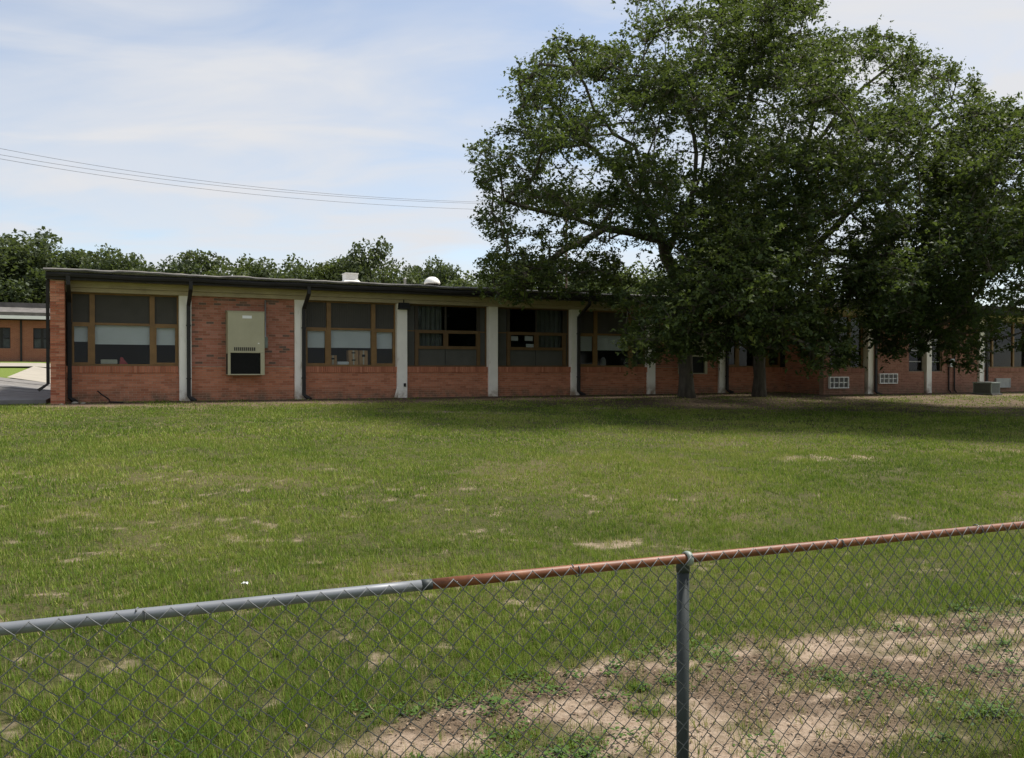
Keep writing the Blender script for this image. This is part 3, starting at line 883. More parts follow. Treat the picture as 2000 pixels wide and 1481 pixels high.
# through wall units of the wing
def ptac(lx, z0, wd, h, label, solid=False):
    o = empty('through_wall_air_conditioner', W(lx, WY, z0), ROT)
    f = MB(); t = .035; d = -.10
    f.box(0, wd, d, .0, 0, t); f.box(0, wd, d, 0, h - t, h); f.box(0, t, d, 0, t, h - t); f.box(wd - t, wd, d, 0, t, h - t)
    f.build('frame', M['louver'] if solid else M['label_white'], o)
    MB().box(t, wd - t, -.04 if not solid else -.085, -.001, t, h - t).build('core', M['louver'] if solid else M['spout'], o)
    if not solid:
        for q in (1, 2, 3):
            MB().box(wd * q / 4 - .012, wd * q / 4 + .012, d + .01, -.041, t, h - t).build('divider', M['label_white'], o)
        MB().box(t, wd - t, d + .02, -.042, h / 2 - .014, h / 2 + .014).build('rail', M['label_white'], o)
    n = 9
    for q in range(n):
        zz = t + (h - 2 * t) * (q + .5) / n
        MB().box(t + .002, wd - t - .002, -.062 if not solid else -.093, -.043 if not solid else -.0852, zz - .006, zz + .006).build('slat', M['louver'], o)
    return tag(o, label, 'air conditioner', 'through wall units of the wing')
ptac(25.83, .16, 1.0, .44, 'white framed through wall unit beside the brick corner of the wing')
ptac(28.5, .32, 1.0, .40, 'white framed through wall unit right of the wing downspout')
ptac(35.5, .10, .95, .40, 'plain grey through wall unit low on the far right wall', True)

# meter box with conduits
o = empty('meter_box', W(32.55, WY, -.1), ROT); tag(o, 'grey electric meter box with two conduits on the wing wall', 'meter')
MB().box(-.02, .22, -.14, 0, 1.08, 1.42).build('box', M['galv'], o, bevel=.01)
MB().lathe([(.08, 0), (.085, .06), (.07, .09)], 14).build('meter', M['louver'], o, smooth=True).location = (.1, -.15, 1.3)
for q, xx in enumerate((0.0, .34)):
    MB().tube([(xx, -.05, 3.0 if q else 1.08), (xx, -.05, .15), (xx + .05, -.12, .02)], .028, 8).build('conduit', M['spout'], o, smooth=True)

# condenser on the ground
p = W(33.1, -3.3); zc = float(gz(np.array([p[0]]), np.array([p[1]]))[0])
o = empty('condenser_unit', (p[0], p[1], zc), .62); tag(o, 'low grey green outdoor condenser unit on the ground by the wing', 'condenser')
MB().box(-.42, .42, -.42, .42, -.05, .05).build('pad', M['slab'], o)
MB().box(-.36, .36, -.36, .36, .05, .46).build('cabinet', M['cond'], o, bevel=.015)
MB().box(-.38, .38, -.38, .38, .461, .50).build('top_panel', M['cond'], o, bevel=.01)
for q in range(9):
    zz = .09 + q * .040
    MB().box(-.31, .31, -.372, -.361, zz, zz + .018).build('slat', M['spout'], o)
    MB().box(-.372, -.361, -.31, .31, zz, zz + .018).build('slat', M['spout'], o)
MB().lathe([(.27, .501), (.27, .515), (.22, .52), (.05, .53)], 20).build('fan_guard', M['spout'], o)

# splash stones at the corner downspout
for i, (lx, ly, s, lab) in enumerate([(.42, -.62, .09, 'pale stone left of the corner downspout outlet'), (.62, -.72, .07, 'small pale stone right of the corner downspout outlet'), (.12, -.98, .06, 'small stone in front of the brick corner pier')]):
    p = W(lx, ly); z = float(gz(np.array([p[0]]), np.array([p[1]]))[0])
    b = MB().lathe([(s * .7, 0), (s, s * .25), (s * .8, s * .55), (s * .2, s * .7)], 8)
    b.v = [(x * random.uniform(.8, 1.2), y * random.uniform(.7, 1.1), zz) for x, y, zz in b.v]
    o = b.build('stone', M['concrete'], None, smooth=True); o.location = (p[0], p[1], z - .01); tag(o, lab, 'stone', 'stones by the corner')
# stray hose
hp = [W(.95 + .1 * math.sin(t * 1.3) + t * .12, -.1 - t * .13, .30 * math.exp(-t * .9) - .01) for t in np.linspace(0, 5, 12)]
o = MB().tube(hp, .018, 6).build('hose', M['black'], None, smooth=True); tag(o, 'short black hose hanging at the wall foot near the corner', 'hose')

# ================================================================== FAR BRICK BUILDING (left)
FB = empty('classroom_block', W(-12, 43, 1.45), ROT); tag(FB, 'low red brick classroom block far behind at the left edge', 'building')
M['brick_far'] = brick_mat('far_brick', [(0, (.26, .09, .055)), (.5, (.33, .13, .075)), (1, (.28, .105, .065))])
def far_wall(x0, x1, z0, z1):
    o = MB().box(x0, x1, 0, .2, z0, z1).build('wall', M['mortar'], FB)
    kind(bricks(x0, x1, z0, z1, 0, seed=int(x0 * 7 + z0 * 3) + 500).build('brickwork', M['brick_far'], o), 'stuff')
wins = [(-1.2, -.1), (1.25, 2.35), (3.68, 4.78), (6.1, 7.19), (8.58, 9.68), (11.0, 12.1)]
px_ = -16.0
for a, b_ in wins:
    far_wall(px_, a, -.3, 2.9); far_wall(a, b_, -.3, .92); far_wall(a, b_, 2.38, 2.9)
    f = MB(); y = .08
    f.box(a, a + .05, y, y + .08, .92, 2.38); f.box(b_ - .05, b_, y, y + .08, .92, 2.38)
    f.box(a + .05, b_ - .05, y, y + .08, .92, .98); f.box(a + .05, b_ - .05, y, y + .08, 2.32, 2.38)
    mid = (a + b_) / 2; f.box(mid - .09, mid + .09, y, y + .08, .98, 2.32)
    f.box(a + .05, mid - .09, y + .01, y + .07, 1.6, 1.68); f.box(mid + .09, b_ - .05, y + .01, y + .07, 1.6, 1.68)
    w_ = f.build('window', M['spout'], FB)
    for q0, q1 in ((a + .05, mid - .09), (mid + .09, b_ - .05)):
        for z0, z1 in ((.98, 1.6), (1.68, 2.32)):
            MB().box(q0, q1, y + .03, y + .036, z0, z1).build('pane', M['glass'], w_)
    MB().box(a + .05, b_ - .05, y + .16, y + .17, .95, 1.62).build('blind', M['curtain_or_sheet'], w_)
    MB().box(a - .0, b_ + .0, y + .5, y + .55, .92, 2.38).build('room_lining', M['room'], w_)
    px_ = b_
far_wall(px_, 14, -.3, 2.9)
for xx in (-2.0, 2.95, 7.78): MB().box(xx, xx + .12, -.09, -.012, -.2, 2.88).build('downspout', M['spout'], FB)
MB().box(-18.4, 14.4, -1.0, .0, 2.92, 2.98).build('soffit', M['fascia'], FB)
MB().box(-18.4, 14.4, -1.06, -1.0, 2.95, 3.18).build('gutter', M['label_white'], FB)
r = MB(); r.quad((-18.5, -1.02, 3.2), (14.5, -1.02, 3.2), (14.5, 2.5, 4.0), (-18.5, 2.5, 4.0)); r.quad((-18.5, 2.5, 4.0), (14.5, 2.5, 4.0), (14.5, 8, 3.2), (-18.5, 8, 3.2))
r.box(-18.5, 14.5, -1.0, -.95, 3.181, 3.42)
r.build('roof', M['shingle'], FB)
MB().box(-18.5, 14.5, 2.3, 2.9, 3.9, 4.3).build('ridge_parapet', M['shingle'], FB)
MB().box(-18, 14, .3, 8, 2.9, 2.95).build('ceiling', M['room'], FB)

# ================================================================== TREES
def inside(poly, x, y):
    c = False; n = len(poly); j = n - 1
    for i in range(n):
        xi, yi = poly[i]; xj, yj = poly[j]
        if (yi > y) != (yj > y) and x < (xj - xi) * (y - yi) / (yj - yi) + xi: c = not c
        j = i
    return c
def edge_dist(poly, x, y):
    m = 1e9; n = len(poly)
    for i in range(n):
        ax, ay = poly[i]; bx, by = poly[(i + 1) % n]
        t = max(0, min(1, ((x - ax) * (bx - ax) + (y - ay) * (by - ay)) / ((bx - ax) ** 2 + (by - ay) ** 2 + 1e-9)))
        m = min(m, math.hypot(x - ax - t * (bx - ax), y - ay - t * (by - ay)))
    return m
def unit(v): return v / (np.linalg.norm(v, axis=-1, keepdims=True) + 1e-9)
def leaf_mesh(name, centers, radii, per, size, mat, seed, tint_bias, cen):
    """sprays: boughs out of each clump centre, side twigs on them, leaves along the side twigs"""
    g = np.random.default_rng(seed)
    P = []; T = []; A = []; TW = []
    for ci, (c, r) in enumerate(zip(centers, radii)):
        nb_ = max(5, int(9 * r / .7))
        out = unit(c - cen); out[2] = max(out[2], 0) * .6 + .12
        d = unit(unit(g.normal(size=(nb_, 3)) * np.array([1, 1, .55])) + out * .55)
        L = r * g.uniform(.6, 1.5, nb_)
        ns = 6
        ts = np.sort(g.uniform(.15, 1.0, (nb_, ns)), 1); ts[:, -1] = 1.0
        bp = c + d[:, None, :] * (L[:, None] * ts)[:, :, None]
        bp[:, :, 2] -= (ts ** 2) * .10 * L[:, None]
        sd = unit(d[:, None, :] * .7 + g.normal(size=(nb_, ns, 3)) * np.array([.8, .8, .42]))
        sl_ = g.uniform(.12, .36, (nb_, ns)) * (.6 + .5 * r)
        kl = max(3, int(per * (r / .7) ** 2 / (nb_ * ns)))
        tt = (np.arange(kl) + g.uniform(0, 1, (nb_, ns, kl))) / kl
        pos = bp[:, :, None, :] + sd[:, :, None, :] * (sl_[:, :, None] * tt)[..., None] + g.normal(size=(nb_, ns, kl, 3)) * .032
        P.append(pos.reshape(-1, 3)); A.append(np.repeat(sd[:, :, None, :], kl, 2).reshape(-1, 3))
        bt = tint_bias[ci] + g.normal(size=(nb_, 1, 1)) * .10 + g.normal(size=(nb_, ns, kl)) * .12
        T.append(np.clip(bt, 0, 1).reshape(-1))
        TW.append(np.stack([np.broadcast_to(c, (nb_, 3)), bp[:, -1]], 1))
    P = np.concatenate(P); A = np.concatenate(A); T = np.concatenate(T); n = len(P); TW = np.concatenate(TW)
    nrm = unit(g.normal(size=(n, 3)) * .6 + np.array([0, 0, .8]))
    ax = A + g.normal(size=(n, 3)) * .75; ax = unit(ax - nrm * (ax * nrm).sum(1)[:, None])
    sd = np.cross(nrm, ax)
    L = size * np.clip(g.lognormal(0, .32, n), .5, 1.9)[:, None]; Wd = L * g.uniform(.22, .36, n)[:, None]
    v = np.stack([P - ax * L * .45, P + sd * Wd + nrm * L * .10, P + ax * L * .6 - np.array([0, 0, 1]) * L * .12, P - sd * Wd + nrm * L * .10], 1).reshape(-1, 3)
    F = np.arange(4 * n).reshape(-1, 4)
    # twig wood: thin three sided spikes
    m = len(TW); dv = unit(TW[:, 1] - TW[:, 0]); u = unit(np.cross(dv, np.array([.3, .2, 1.0]))); w_ = np.cross(dv, u)
    rr = .008
    tv = np.stack([TW[:, 0] + u * rr, TW[:, 0] - u * rr * .5 + w_ * rr * .87, TW[:, 0] - u * rr * .5 - w_ * rr * .87, TW[:, 1]], 1).reshape(-1, 3)
    b4 = np.arange(m)[:, None] * 4
    tf = np.concatenate([b4 + np.array([0, 1, 3]), b4 + np.array([1, 2, 3]), b4 + np.array([2, 0, 3])])
    return np_mesh(name, v, F, mat, {'tint': np.repeat(T, 4)}), np_mesh('twigs', tv, tf, M['bark'])
class Skel:
    def __init__(self): self.p = []; self.par = []
    def add(self, p, par): self.p.append(np.array(p, float)); self.par.append(par); return len(self.p) - 1
    def limb(self, pts, start=None, step=.45, jit=.05):
        """polyline of world points; start: index to hang it on"""
        last = start
        prev = None
        for p in pts:
            p = np.array(p, float)
            if last is None: last = self.add(p, -1); prev = p; continue
            if prev is None: prev = self.p[last]
            d = np.linalg.norm(p - prev); n = max(1, int(d / step))
            for i in range(1, n + 1):
                q = prev + (p - prev) * i / n
                if i < n: q = q + rng.normal(size=3) * jit
                last = self.add(q, last)
            prev = p
        return last
    def nearest(self, p): 
        A = np.array(self.p); d = np.linalg.norm(A - p, axis=1); return int(d.argmin()), float(d.min())
    def attach(self, centers):
        order = sorted(range(len(centers)), key=lambda i: self.nearest(centers[i])[1])
        for i in order:
            c = centers[i]; A = np.array(self.p)
            dv = c - A; d = np.linalg.norm(dv, axis=1)
            cost = d + .35 * np.maximum(0, A[:, 2] - c[2] + .1) + np.where(np.arange(len(A)) < self.ntrunk, 1.5, 0)
            k = int(cost.argmin()); s = self.p[k]; L = d[k]; n = max(1, int(L / .4)); last = k
            sag = rng.normal(size=3) * .07 * L; sag[2] = abs(sag[2]) * .8
            for q in range(1, n + 1):
                t = q / n
                pt = s + (c - s) * t + sag * math.sin(math.pi * t) + (rng.normal(size=3) * .035 if q < n else 0)
                last = self.add(pt, last)
    def build(self, root, tip, expo, cap_r):
        n = len(self.p); ch = [[] for _ in range(n)]
        for i, q in enumerate(self.par):
            if q >= 0: ch[q].append(i)
        cnt = np.zeros(n)
        for i in range(n - 1, -1, -1):
            cnt[i] = sum(cnt[k] for k in ch[i]) if ch[i] else 1
        rad = np.minimum(tip * cnt ** expo, cap_r)
        tr, br = MB(), MB()
        stack = [(0, -1)]
        while stack:
            i, par = stack.pop()
            path = ([par] if par >= 0 else []) + [i]
            while ch[path[-1]]:
                c = sorted(ch[path[-1]], key=lambda k: -cnt[k])
                for k in c[1:]: stack.append((k, path[-1]))
                path.append(c[0])
            pts = [self.p[k] for k in path]; rr = [rad[k] for k in path]
            if par >= 0: rr[0] = min(rr[0], rr[1] * 1.25)
            big = max(rr)
            if par < 0:
                rr[0] *= 1.45
                if len(rr) > 1: rr[1] *= 1.15
            (tr if big > .10 else br).tube(pts, rr, 10 if big > .10 else (6 if big > .04 else 4), cap=True)
        inv = Vector(root.location)
        for nm, b in (('trunk', tr), ('branches', br)):
            if not b.v: continue
            b.v = [(x - inv.x, y - inv.y, z - inv.z) for x, y, z in b.v]
            o = b.build(nm, M['bark'], root, smooth=True)
            if nm == 'branches': kind(o, 'stuff')
def oak(name, base, polys, limbs, n_clumps, label, holes=(), seed=1, trunk=None, capr=.36, light=None, tip=.014):
    g = random.Random(seed)
    root = empty(name, base); tag(root, label, 'tree')
    sk = Skel()
    t_end = sk.limb(trunk, None, .35, .02); sk.ntrunk = len(sk.p) // 2
    ends = {'t': t_end}
    for key, frm, pts in limbs:
        A = np.array(sk.p); st, _ = sk.nearest(pts[0])
        ends[key] = sk.limb(pts[1:], st, .5, .06)
    cs = []; rs = []; tb = []
    for (poly, Dc, depth, share) in polys:
        xs = [p[0] for p in poly]; ys = [p[1] for p in poly]
        got = 0; tries = 0; want = int(n_clumps * share)
        while got < want and tries < 60000:
            tries += 1
            x = g.uniform(min(xs), max(xs)); y = g.uniform(min(ys), max(ys))
            if not inside(poly, x, y): continue
            ed = edge_dist(poly, x, y)
            if ed < 5: continue
            skip = False
            for hx, hy, hr, hry in holes:
                if ((x - hx) / hr) ** 2 + ((y - hy) / hry) ** 2 < 1 and g.random() < .93: skip = True
            if skip: continue
            nz = float(fbm(np.array(x / 62.0), np.array(y / 48.0), seed * 7, 3))
            if nz < (.30 if poly is polyAF else .455) and g.random() < .92: continue
            half = depth * min(1, .30 + ed / 170.0)
            u = g.uniform(-1, 1); u = math.copysign(abs(u) ** .75, u)
            D = Dc + u * half
            p = at(x, y, D)
            lim = min(1.0, max(.26, ed * D / FPX * 1.0))
            if p[2] < 1.75: continue
            r = min(lim, g.uniform(.45, 1.0))
            if cs and min(np.linalg.norm(q - p) for q in cs) < .36: continue
            cs.append(p); rs.append(r); got += 1
            tb.append(min(.8, max(.08, g.gauss(.36, .10) + (light or 0) * (1 if share < .4 else 0))))  # low boughs get a paler leaf tint, sunlight put into the colour
    sk.attach(cs)
    sk.build(root, tip, .5, capr)
    off = np.array(base)
    cl = [c - off for c in cs]; cen = np.mean(cl, axis=0) - np.array([0, 0, 2.0])
    me, tm = leaf_mesh('crown', cl, rs, 235, .094, M['leaf'], seed, tb, cen)
    put('crown', me, root); kind(put('twigs', tm, root), 'stuff')
    return root
def g0(x, y): return float(gz(np.array([x]), np.array([y]))[0])
def P(l, D): return [at(x, y, d) for x, y, d in [(q[0], q[1], q[2] if len(q) > 2 else D) for q in l]]

polyA = [(1250, -15), (1205, 45), (1165, 85), (1085, 52), (1068, 98), (1020, 120), (983, 152), (990, 195), (1003, 228), (972, 258), (918, 285), (912, 322), (938, 362), (893, 402), (922, 432), (955, 470), (1010, 500), (1060, 470), (1130, 480), (1200, 520), (1290, 540), (1330, 600), (1430, 560), (1460, 400), (1470, 200), (1450, -40), (1330, -60)]
polyA2 = [(935, 505), (1010, 480), (1090, 462), (1190, 480), (1265, 545), (1215, 605), (1180, 595), (1080, 578), (1040, 598), (950, 595)]
polyAF = [(1215, 560), (1300, 540), (1400, 420), (1500, 400), (1570, 480), (1640, 555), (1610, 600), (1660, 650), (1662, 735), (1590, 742), (1530, 690), (1450, 685), (1400, 705), (1330, 695), (1260, 722), (1215, 690)]
bA = (6.0, 29.0, g0(6, 29))
oak('oak_tree', bA, [(polyA, 25.3, 5.6, .555), (polyA2, 24.0, 2.0, .10), (polyAF, 22.0, 3.0, .345)], [
    ('a', None, P([(1318, 530, 28.8), (1292, 468, 28.0), (1238, 455, 27.0), (1180, 446, 26), (1115, 424, 25.2), (1055, 412, 24.6), (985, 392, 24)], 0)),
    ('b', None, P([(1292, 468, 28.0), (1268, 418, 27.6), (1233, 372, 27.2), (1188, 318, 26.6), (1150, 285, 26), (1118, 255, 25.6), (1072, 195, 25)], 0)),
    ('c', None, P([(1268, 418, 27.6), (1255, 330, 27.4), (1240, 285, 27.2), (1198, 262, 27), (1160, 215, 26.5), (1120, 130, 26)], 0)),
    ('d', None, P([(1300, 490, 28.3), (1328, 430, 28.2), (1356, 372, 28), (1360, 300, 27.8), (1346, 235, 27.5), (1300, 120, 27), (1275, 30, 27)], 0)),
    ('e', None, P([(1356, 372, 28), (1374, 310, 28.5), (1378, 245, 28.8), (1400, 110, 28.5)], 0)),
    ('f', None, P([(1318, 530, 28.8), (1360, 560, 27.5), (1430, 590, 25.5), (1520, 600, 24), (1590, 640, 23)], 0)),
    ('h', None, P([(1180, 446, 26), (1130, 475, 25.3), (1075, 510, 24.6), (1020, 535, 24), (965, 560, 23.5)], 0)),
    ('g', None, P([(1292, 468, 28.0), (1250, 440, 29.5), (1180, 380, 30.5), (1130, 330, 31)], 0)),
    ], 840, 'leftmost large oak whose crown spreads over the lawn beside the white pillars',
    holes=[(1112, 342, 55, 42), (1292, 500, 34, 34), (1245, 500, 20, 30), (1352, 330, 16, 40), (1160, 500, 45, 22), (1330, 270, 14, 22), (1200, 350, 20, 20)], seed=5,
    trunk=[np.array([6.0, 29.0, bA[2] - .2])] + P([(1340, 735, 29), (1338, 680, 29), (1332, 600, 29), (1318, 530, 28.8)], 0), capr=.37, light=.26)

polyB = [(1390, -50), (1600, -90), (1622, 15), (1612, 55), (1690, 62), (1735, 38), (1762, 78), (1800, 90), (1838, 120), (1905, 150), (1915, 185), (1930, 215), (1945, 300), (1935, 400), (1920, 520), (1860, 610), (1720, 630), (1640, 660), (1560, 640), (1480, 640), (1400, 610), (1345, 640), (1350, 480), (1390, 300), (1420, 100)]
bB = (8.85, 30.2, g0(8.85, 30.2))
oak('oak_tree', bB, [(polyB, 26.8, 6.4, 1.0)], [
    ('a', None, P([(1462, 500, 30), (1444, 390, 29.5), (1440, 310, 29.2), (1465, 190, 29), (1500, 60, 28.5)], 0)),
    ('b', None, P([(1470, 560, 30.2), (1518, 440, 29), (1560, 340, 28.5), (1640, 215, 28), (1700, 160, 27.8), (1765, 105, 27.5)], 0)),
    ('c', None, P([(1476, 600, 30.2), (1580, 490, 28), (1660, 410, 27), (1760, 330, 26.5), (1850, 230, 26)], 0)),
    ('d', None, P([(1470, 560, 30.2), (1400, 450, 31), (1388, 380, 31.5), (1390, 250, 31.5)], 0)),
    ('e', None, P([(1560, 340, 28.5), (1590, 230, 28), (1590, 90, 27.5)], 0)),
    ('f', None, P([(1580, 490, 28), (1680, 500, 26), (1780, 500, 25)], 0)),
    ], 660, 'tall middle oak with a dark trunk in front of the shaded wall',
    holes=[(1560, 265, 16, 30), (1500, 490, 14, 14), (1700, 210, 14, 12), (1670, 90, 10, 20), (1510, 110, 12, 14)], seed=9,
    trunk=[np.array([8.85, 30.2, bB[2] - .2])] + P([(1484, 735, 30.2), (1482, 650, 30.2), (1472, 570, 30.2), (1462, 500, 30)], 0), capr=.33)

polyC = [(1800, 300), (1880, 205), (1935, 188), (2000, 208), (2080, 150), (2200, 200), (2330, 330), (2330, 600), (2200, 700), (2080, 720), (2000, 690), (1930, 680), (1905, 732), (1862, 725), (1830, 670), (1800, 700), (1740, 700), (1690, 650), (1655, 560), (1650, 470), (1720, 400), (1820, 370)]
bC = (17.0, 26.0, g0(17.0, 26.0))
oak('oak_tree', bC, [(polyC, 23.8, 4.8, 1.0)], [
    ('a', None, P([(2075, 540, 26), (2000, 420, 25), (1925, 350, 24.5), (1885, 290, 24)], 0)),
    ('b', None, P([(2075, 540, 26), (1960, 480, 24), (1850, 470, 23), (1750, 490, 22.5)], 0)),
    ('c', None, P([(2078, 460, 26), (2050, 330, 26), (2010, 250, 26)], 0)),
    ('d', None, P([(2078, 460, 26), (2160, 330, 27), (2220, 280, 27)], 0)),
    ('e', None, P([(2075, 540, 26), (2180, 480, 26), (2280, 470, 26)], 0)),
    ], 720, 'lower oak at the right edge with leaves hanging before the wing',
    holes=[(1880, 330, 10, 12), (1785, 525, 14, 10), (1900, 545, 12, 10)], seed=14,
    trunk=[np.array([17.0, 26.0, bC[2] - .2])] + P([(2080, 700, 26), (2076, 600, 26), (2075, 540, 26), (2078, 460, 26)], 0), capr=.3, light=0)

# ---- far trees
def far_proto(seed, n=120):
    g = np.random.default_rng(seed); cs = []; rs = []; tb = []
    while len(cs) < n:
        p = g.uniform(-1, 1, 3)
        if np.linalg.norm(p) > 1: continue
        if np.linalg.norm(p) < .5: continue
        z = .52 + p[2] * .44
        wid = 1.0
        cs.append(np.array([p[0] * wid, p[1] * wid, z])); rs.append(g.uniform(.18, .34)); tb.append(g.uniform(.3, .62))
    G = np.random.default_rng(seed + 5)
    Pn = []; T = []
    for c, r, t in zip(cs, rs, tb):
        k = 150; d = G.normal(size=(k, 3)); d /= np.linalg.norm(d, axis=1)[:, None]
        Pn.append(c + d * (r * G.uniform(.35, 1, k) ** .6)[:, None] * np.array([1, 1, .40])); T.append(np.clip(t + G.normal(size=k) * .16, 0, 1))
    Pn = np.concatenate(Pn); T = np.concatenate(T); n = len(Pn)
    nr = G.normal(size=(n, 3)) * .8 + np.array([0, 0, .6]); nr /= np.linalg.norm(nr, axis=1)[:, None]
    ax = G.normal(size=(n, 3)); ax -= nr * (ax * nr).sum(1)[:, None]; ax /= np.linalg.norm(ax, axis=1)[:, None]
    sd = np.cross(nr, ax); L = .042 * G.uniform(.6, 1.3, n)[:, None]
    zs = np.array([1, 1, .42])
    v = np.stack([Pn - ax * L * zs, Pn + sd * L * .6 * zs, Pn + ax * L * zs, Pn - sd * L * .6 * zs], 1).reshape(-1, 3)
    cm = np_mesh('crown', v, np.arange(4 * n).reshape(-1, 4), M['leaf_far'], {'tint': np.repeat(T, 4)})
    b = MB(); b.tube([(0, 0, -.03), (.01, 0, .2), (-.01, .01, .4), (.02, 0, .62)], [.05, .042, .036, .02], 7)
    for q in range(6):
        a = q * 1.05 + seed; b.tube([(0, 0, .26 + q * .04), (.22 * math.cos(a), .22 * math.sin(a), .42 + q * .04), (.5 * math.cos(a), .5 * math.sin(a), .55 + q * .04)], [.025, .018, .006], 5)
    tm = b.mesh('trunk', M['bark'], True)
    return cm, tm
protos = [far_proto(s) for s in (101, 102, 103, 104)]
FAR = [  # px, top row, half width px, distance, label
    (-60, 455, 80, 84, 'dark broad tree at the far left edge above the classroom block'),
    (12, 452, 62, 76, 'tallest dark tree above the left end of the classroom block roof'),
    (72, 461, 56, 80, 'rounded tree just left of the school roof corner'),
    (122, 460, 50, 84, 'tree rising directly above the brick corner pier'),
    (172, 478, 52, 82, 'broad tree behind the first window bay'),
    (228, 490, 46, 80, 'low rounded tree behind the middle of the first window bay'),
    (282, 498, 42, 84, 'small tree in the dip of the tree line above the first bay'),
    (345, 500, 46, 86, 'loose crowned tree above the first white pillar'),
    (400, 496, 48, 88, 'pale green tree behind the brick bay left of the air conditioner'),
    (452, 502, 46, 82, 'tree directly above the tall beige air conditioner'),
    (502, 496, 46, 88, 'tree above the conduit right of the beige air conditioner'),
    (556, 506, 44, 84, 'low tree above the second white pillar'),
    (612, 492, 44, 84, 'dark tree left of the white square roof vent'),
    (664, 496, 42, 88, 'tree right behind the white square roof vent'),
    (728, 477, 44, 84, 'tall round topped tree right of the white square roof vent'),
    (778, 511, 40, 88, 'low tree behind the thin vent pipe'),
    (820, 509, 36, 92, 'round knob of a tree left of the white dome vent'),
    (860, 511, 34, 92, 'round treetop right of the white dome vent'),
    (905, 524, 44, 84, 'lighter low tree left of the hanging oak branches'),
    (960, 520, 50, 90, 'tree behind the lowest left oak branches'),
    (1030, 515, 52, 84, 'tree seen under the oak left of the utility pole'),
    (1095, 520, 50, 88, 'tree standing by the foot of the utility pole'),
    (1160, 520, 50, 82, 'tree seen under the oak right of the utility pole'),
    (1230, 520, 50, 88, 'tree behind the roof just left of the oak trunk'),
    (1300, 525, 50, 84, 'tree behind the roof and the leftmost oak trunk'),
]
for i, (px, py, hw, D, lab) in enumerate(FAR):
    top = at(px, py, D); x, y = top[0], top[1]
    zb = g0(x, y) - .1; H = (top[2] - zb) * (.88 + .06 * ((i * 7) % 3)); R_ = hw * D / FPX * 1.9
    o = empty('background_tree', (x, y, zb), i * 2.1); tag(o, lab, 'tree', 'trees behind the school')
    cm, tm = protos[i % 4]
    for nm, me in (('crown', cm), ('trunk', tm)):
        c = put(nm, me, o); c.scale = (R_, R_, H)

# ---- utility pole and power lines
base = at(1106, 722, 78); zb = g0(base[0], base[1]); ztop = at(1106, 398, 78)[2]
o = empty('utility_pole', (base[0], base[1], zb)); tag(o, 'tall wooden utility pole seen through the oak branches', 'pole')
MB().tube([(0, 0, -.3), (0, 0, (ztop - zb) * .5), (0, 0, ztop - zb)], [.14, .11, .09], 10).build('shaft', M['wood_pole'], o, smooth=True)
MB().box(-1.1, 1.1, -.06, .06, ztop - zb - .75, ztop - zb - .60).build('crossarm', M['wood_pole'], o)
for xx in (-.9, 0, .9):
    MB().lathe([(.03, 0), (.07, .05), (.04, .12), (.07, .18), (.02, .24)], 8).build('insulator', M['louver'], o).location = (xx, 0, ztop - zb - (.60 if xx else -.0))
for (dx, q3), lab in zip(((-.9, ((0, 291), (500, 366), (1106, 398))), (.9, ((0, 303), (500, 371), (1106, 401))), (0, ((0, 311), (500, 381), (1106, 413)))),
        ('uppermost of the three power lines crossing the sky at left', 'middle one of the three power lines crossing the sky at left', 'lowest of the three power lines crossing the sky at left')):
    cf = np.polyfit([q[0] for q in q3], [q[1] for q in q3], 2)
    a = at(0, 300, 52); e_ = np.array([base[0] + dx, base[1], 0]); a2 = a + (a - e_) * .22
    L = []
    for t in np.linspace(0, 1, 44):
        p = a2 + (e_ - a2) * t
        pxl = 1000 + FPX * p[0] / p[1]
        L.append(np.array([p[0], p[1], at(pxl, np.polyval(cf, pxl), p[1])[2]]))
    c = MB().tube(L, .012, 5); o = c.build('power_line', M['wire']); tag(o, lab, 'cable', 'power lines')

# ================================================================== FENCE
FZ = 1.014
FE = empty('chain_link_fence', (F0[0], F0[1], 0), math.atan2(FD[1], FD[0]))
tag(FE, 'chain link fence with a rusty and grey top rail across the foreground', 'fence')
A_J, A_P = 1.195, 2.222
def rail(a0, a1, mat, name):
    n = 16; pts = [(a0 + (a1 - a0) * i / n, .0, FZ + .003 * math.sin((a0 + (a1 - a0) * i / n) * 1.1)) for i in range(n + 1)]
    return MB().tube(pts, .0175, 18).build(name, mat, FE, smooth=True)
rg = rail(-1.6, A_J, M['rail_grey'], 'top_rail'); rg['label'] = 'grey painted length of top rail'
rr = rail(A_J - .002, 6.4, M['rust'], 'top_rail'); rr['label'] = 'rusty length of top rail'
MB().tube([(A_J - .006, 0, FZ + .003), (A_J + .012, 0, FZ + .003), (A_J + .03, 0, FZ + .003)], [.0181, .0181, .0177], 18).build('rail_sleeve', M['post'], FE, smooth=True)
for a in (A_P - 3.0, A_P, A_P + 3.0):
    pw = F0 + FD * a; zg = g0(pw[0], pw[1])
    po = MB().tube([(a, .028, zg - .3), (a, .028, FZ - .03)], .0235, 20).build('post', M['post'], FE, smooth=True)
    MB().lathe([(.0255, 0), (.0255, .035), (.020, .045)], 18, (a, .028, FZ - .055)).build('post_cap', M['post'], po, smooth=True)
    b = MB(); b.tube([(a, .0 + .0235 * math.cos(t), FZ + .0235 * math.sin(t)) for t in np.linspace(-.8, 4.2, 16)], .006, 6)
    b.v = [(a + (x - a) * 2.2, y, z) for x, y, z in b.v]
    b.build('rail_loop', M['cond'], po, smooth=True)
sW = .0718 / 2; sH = .0745 / 2
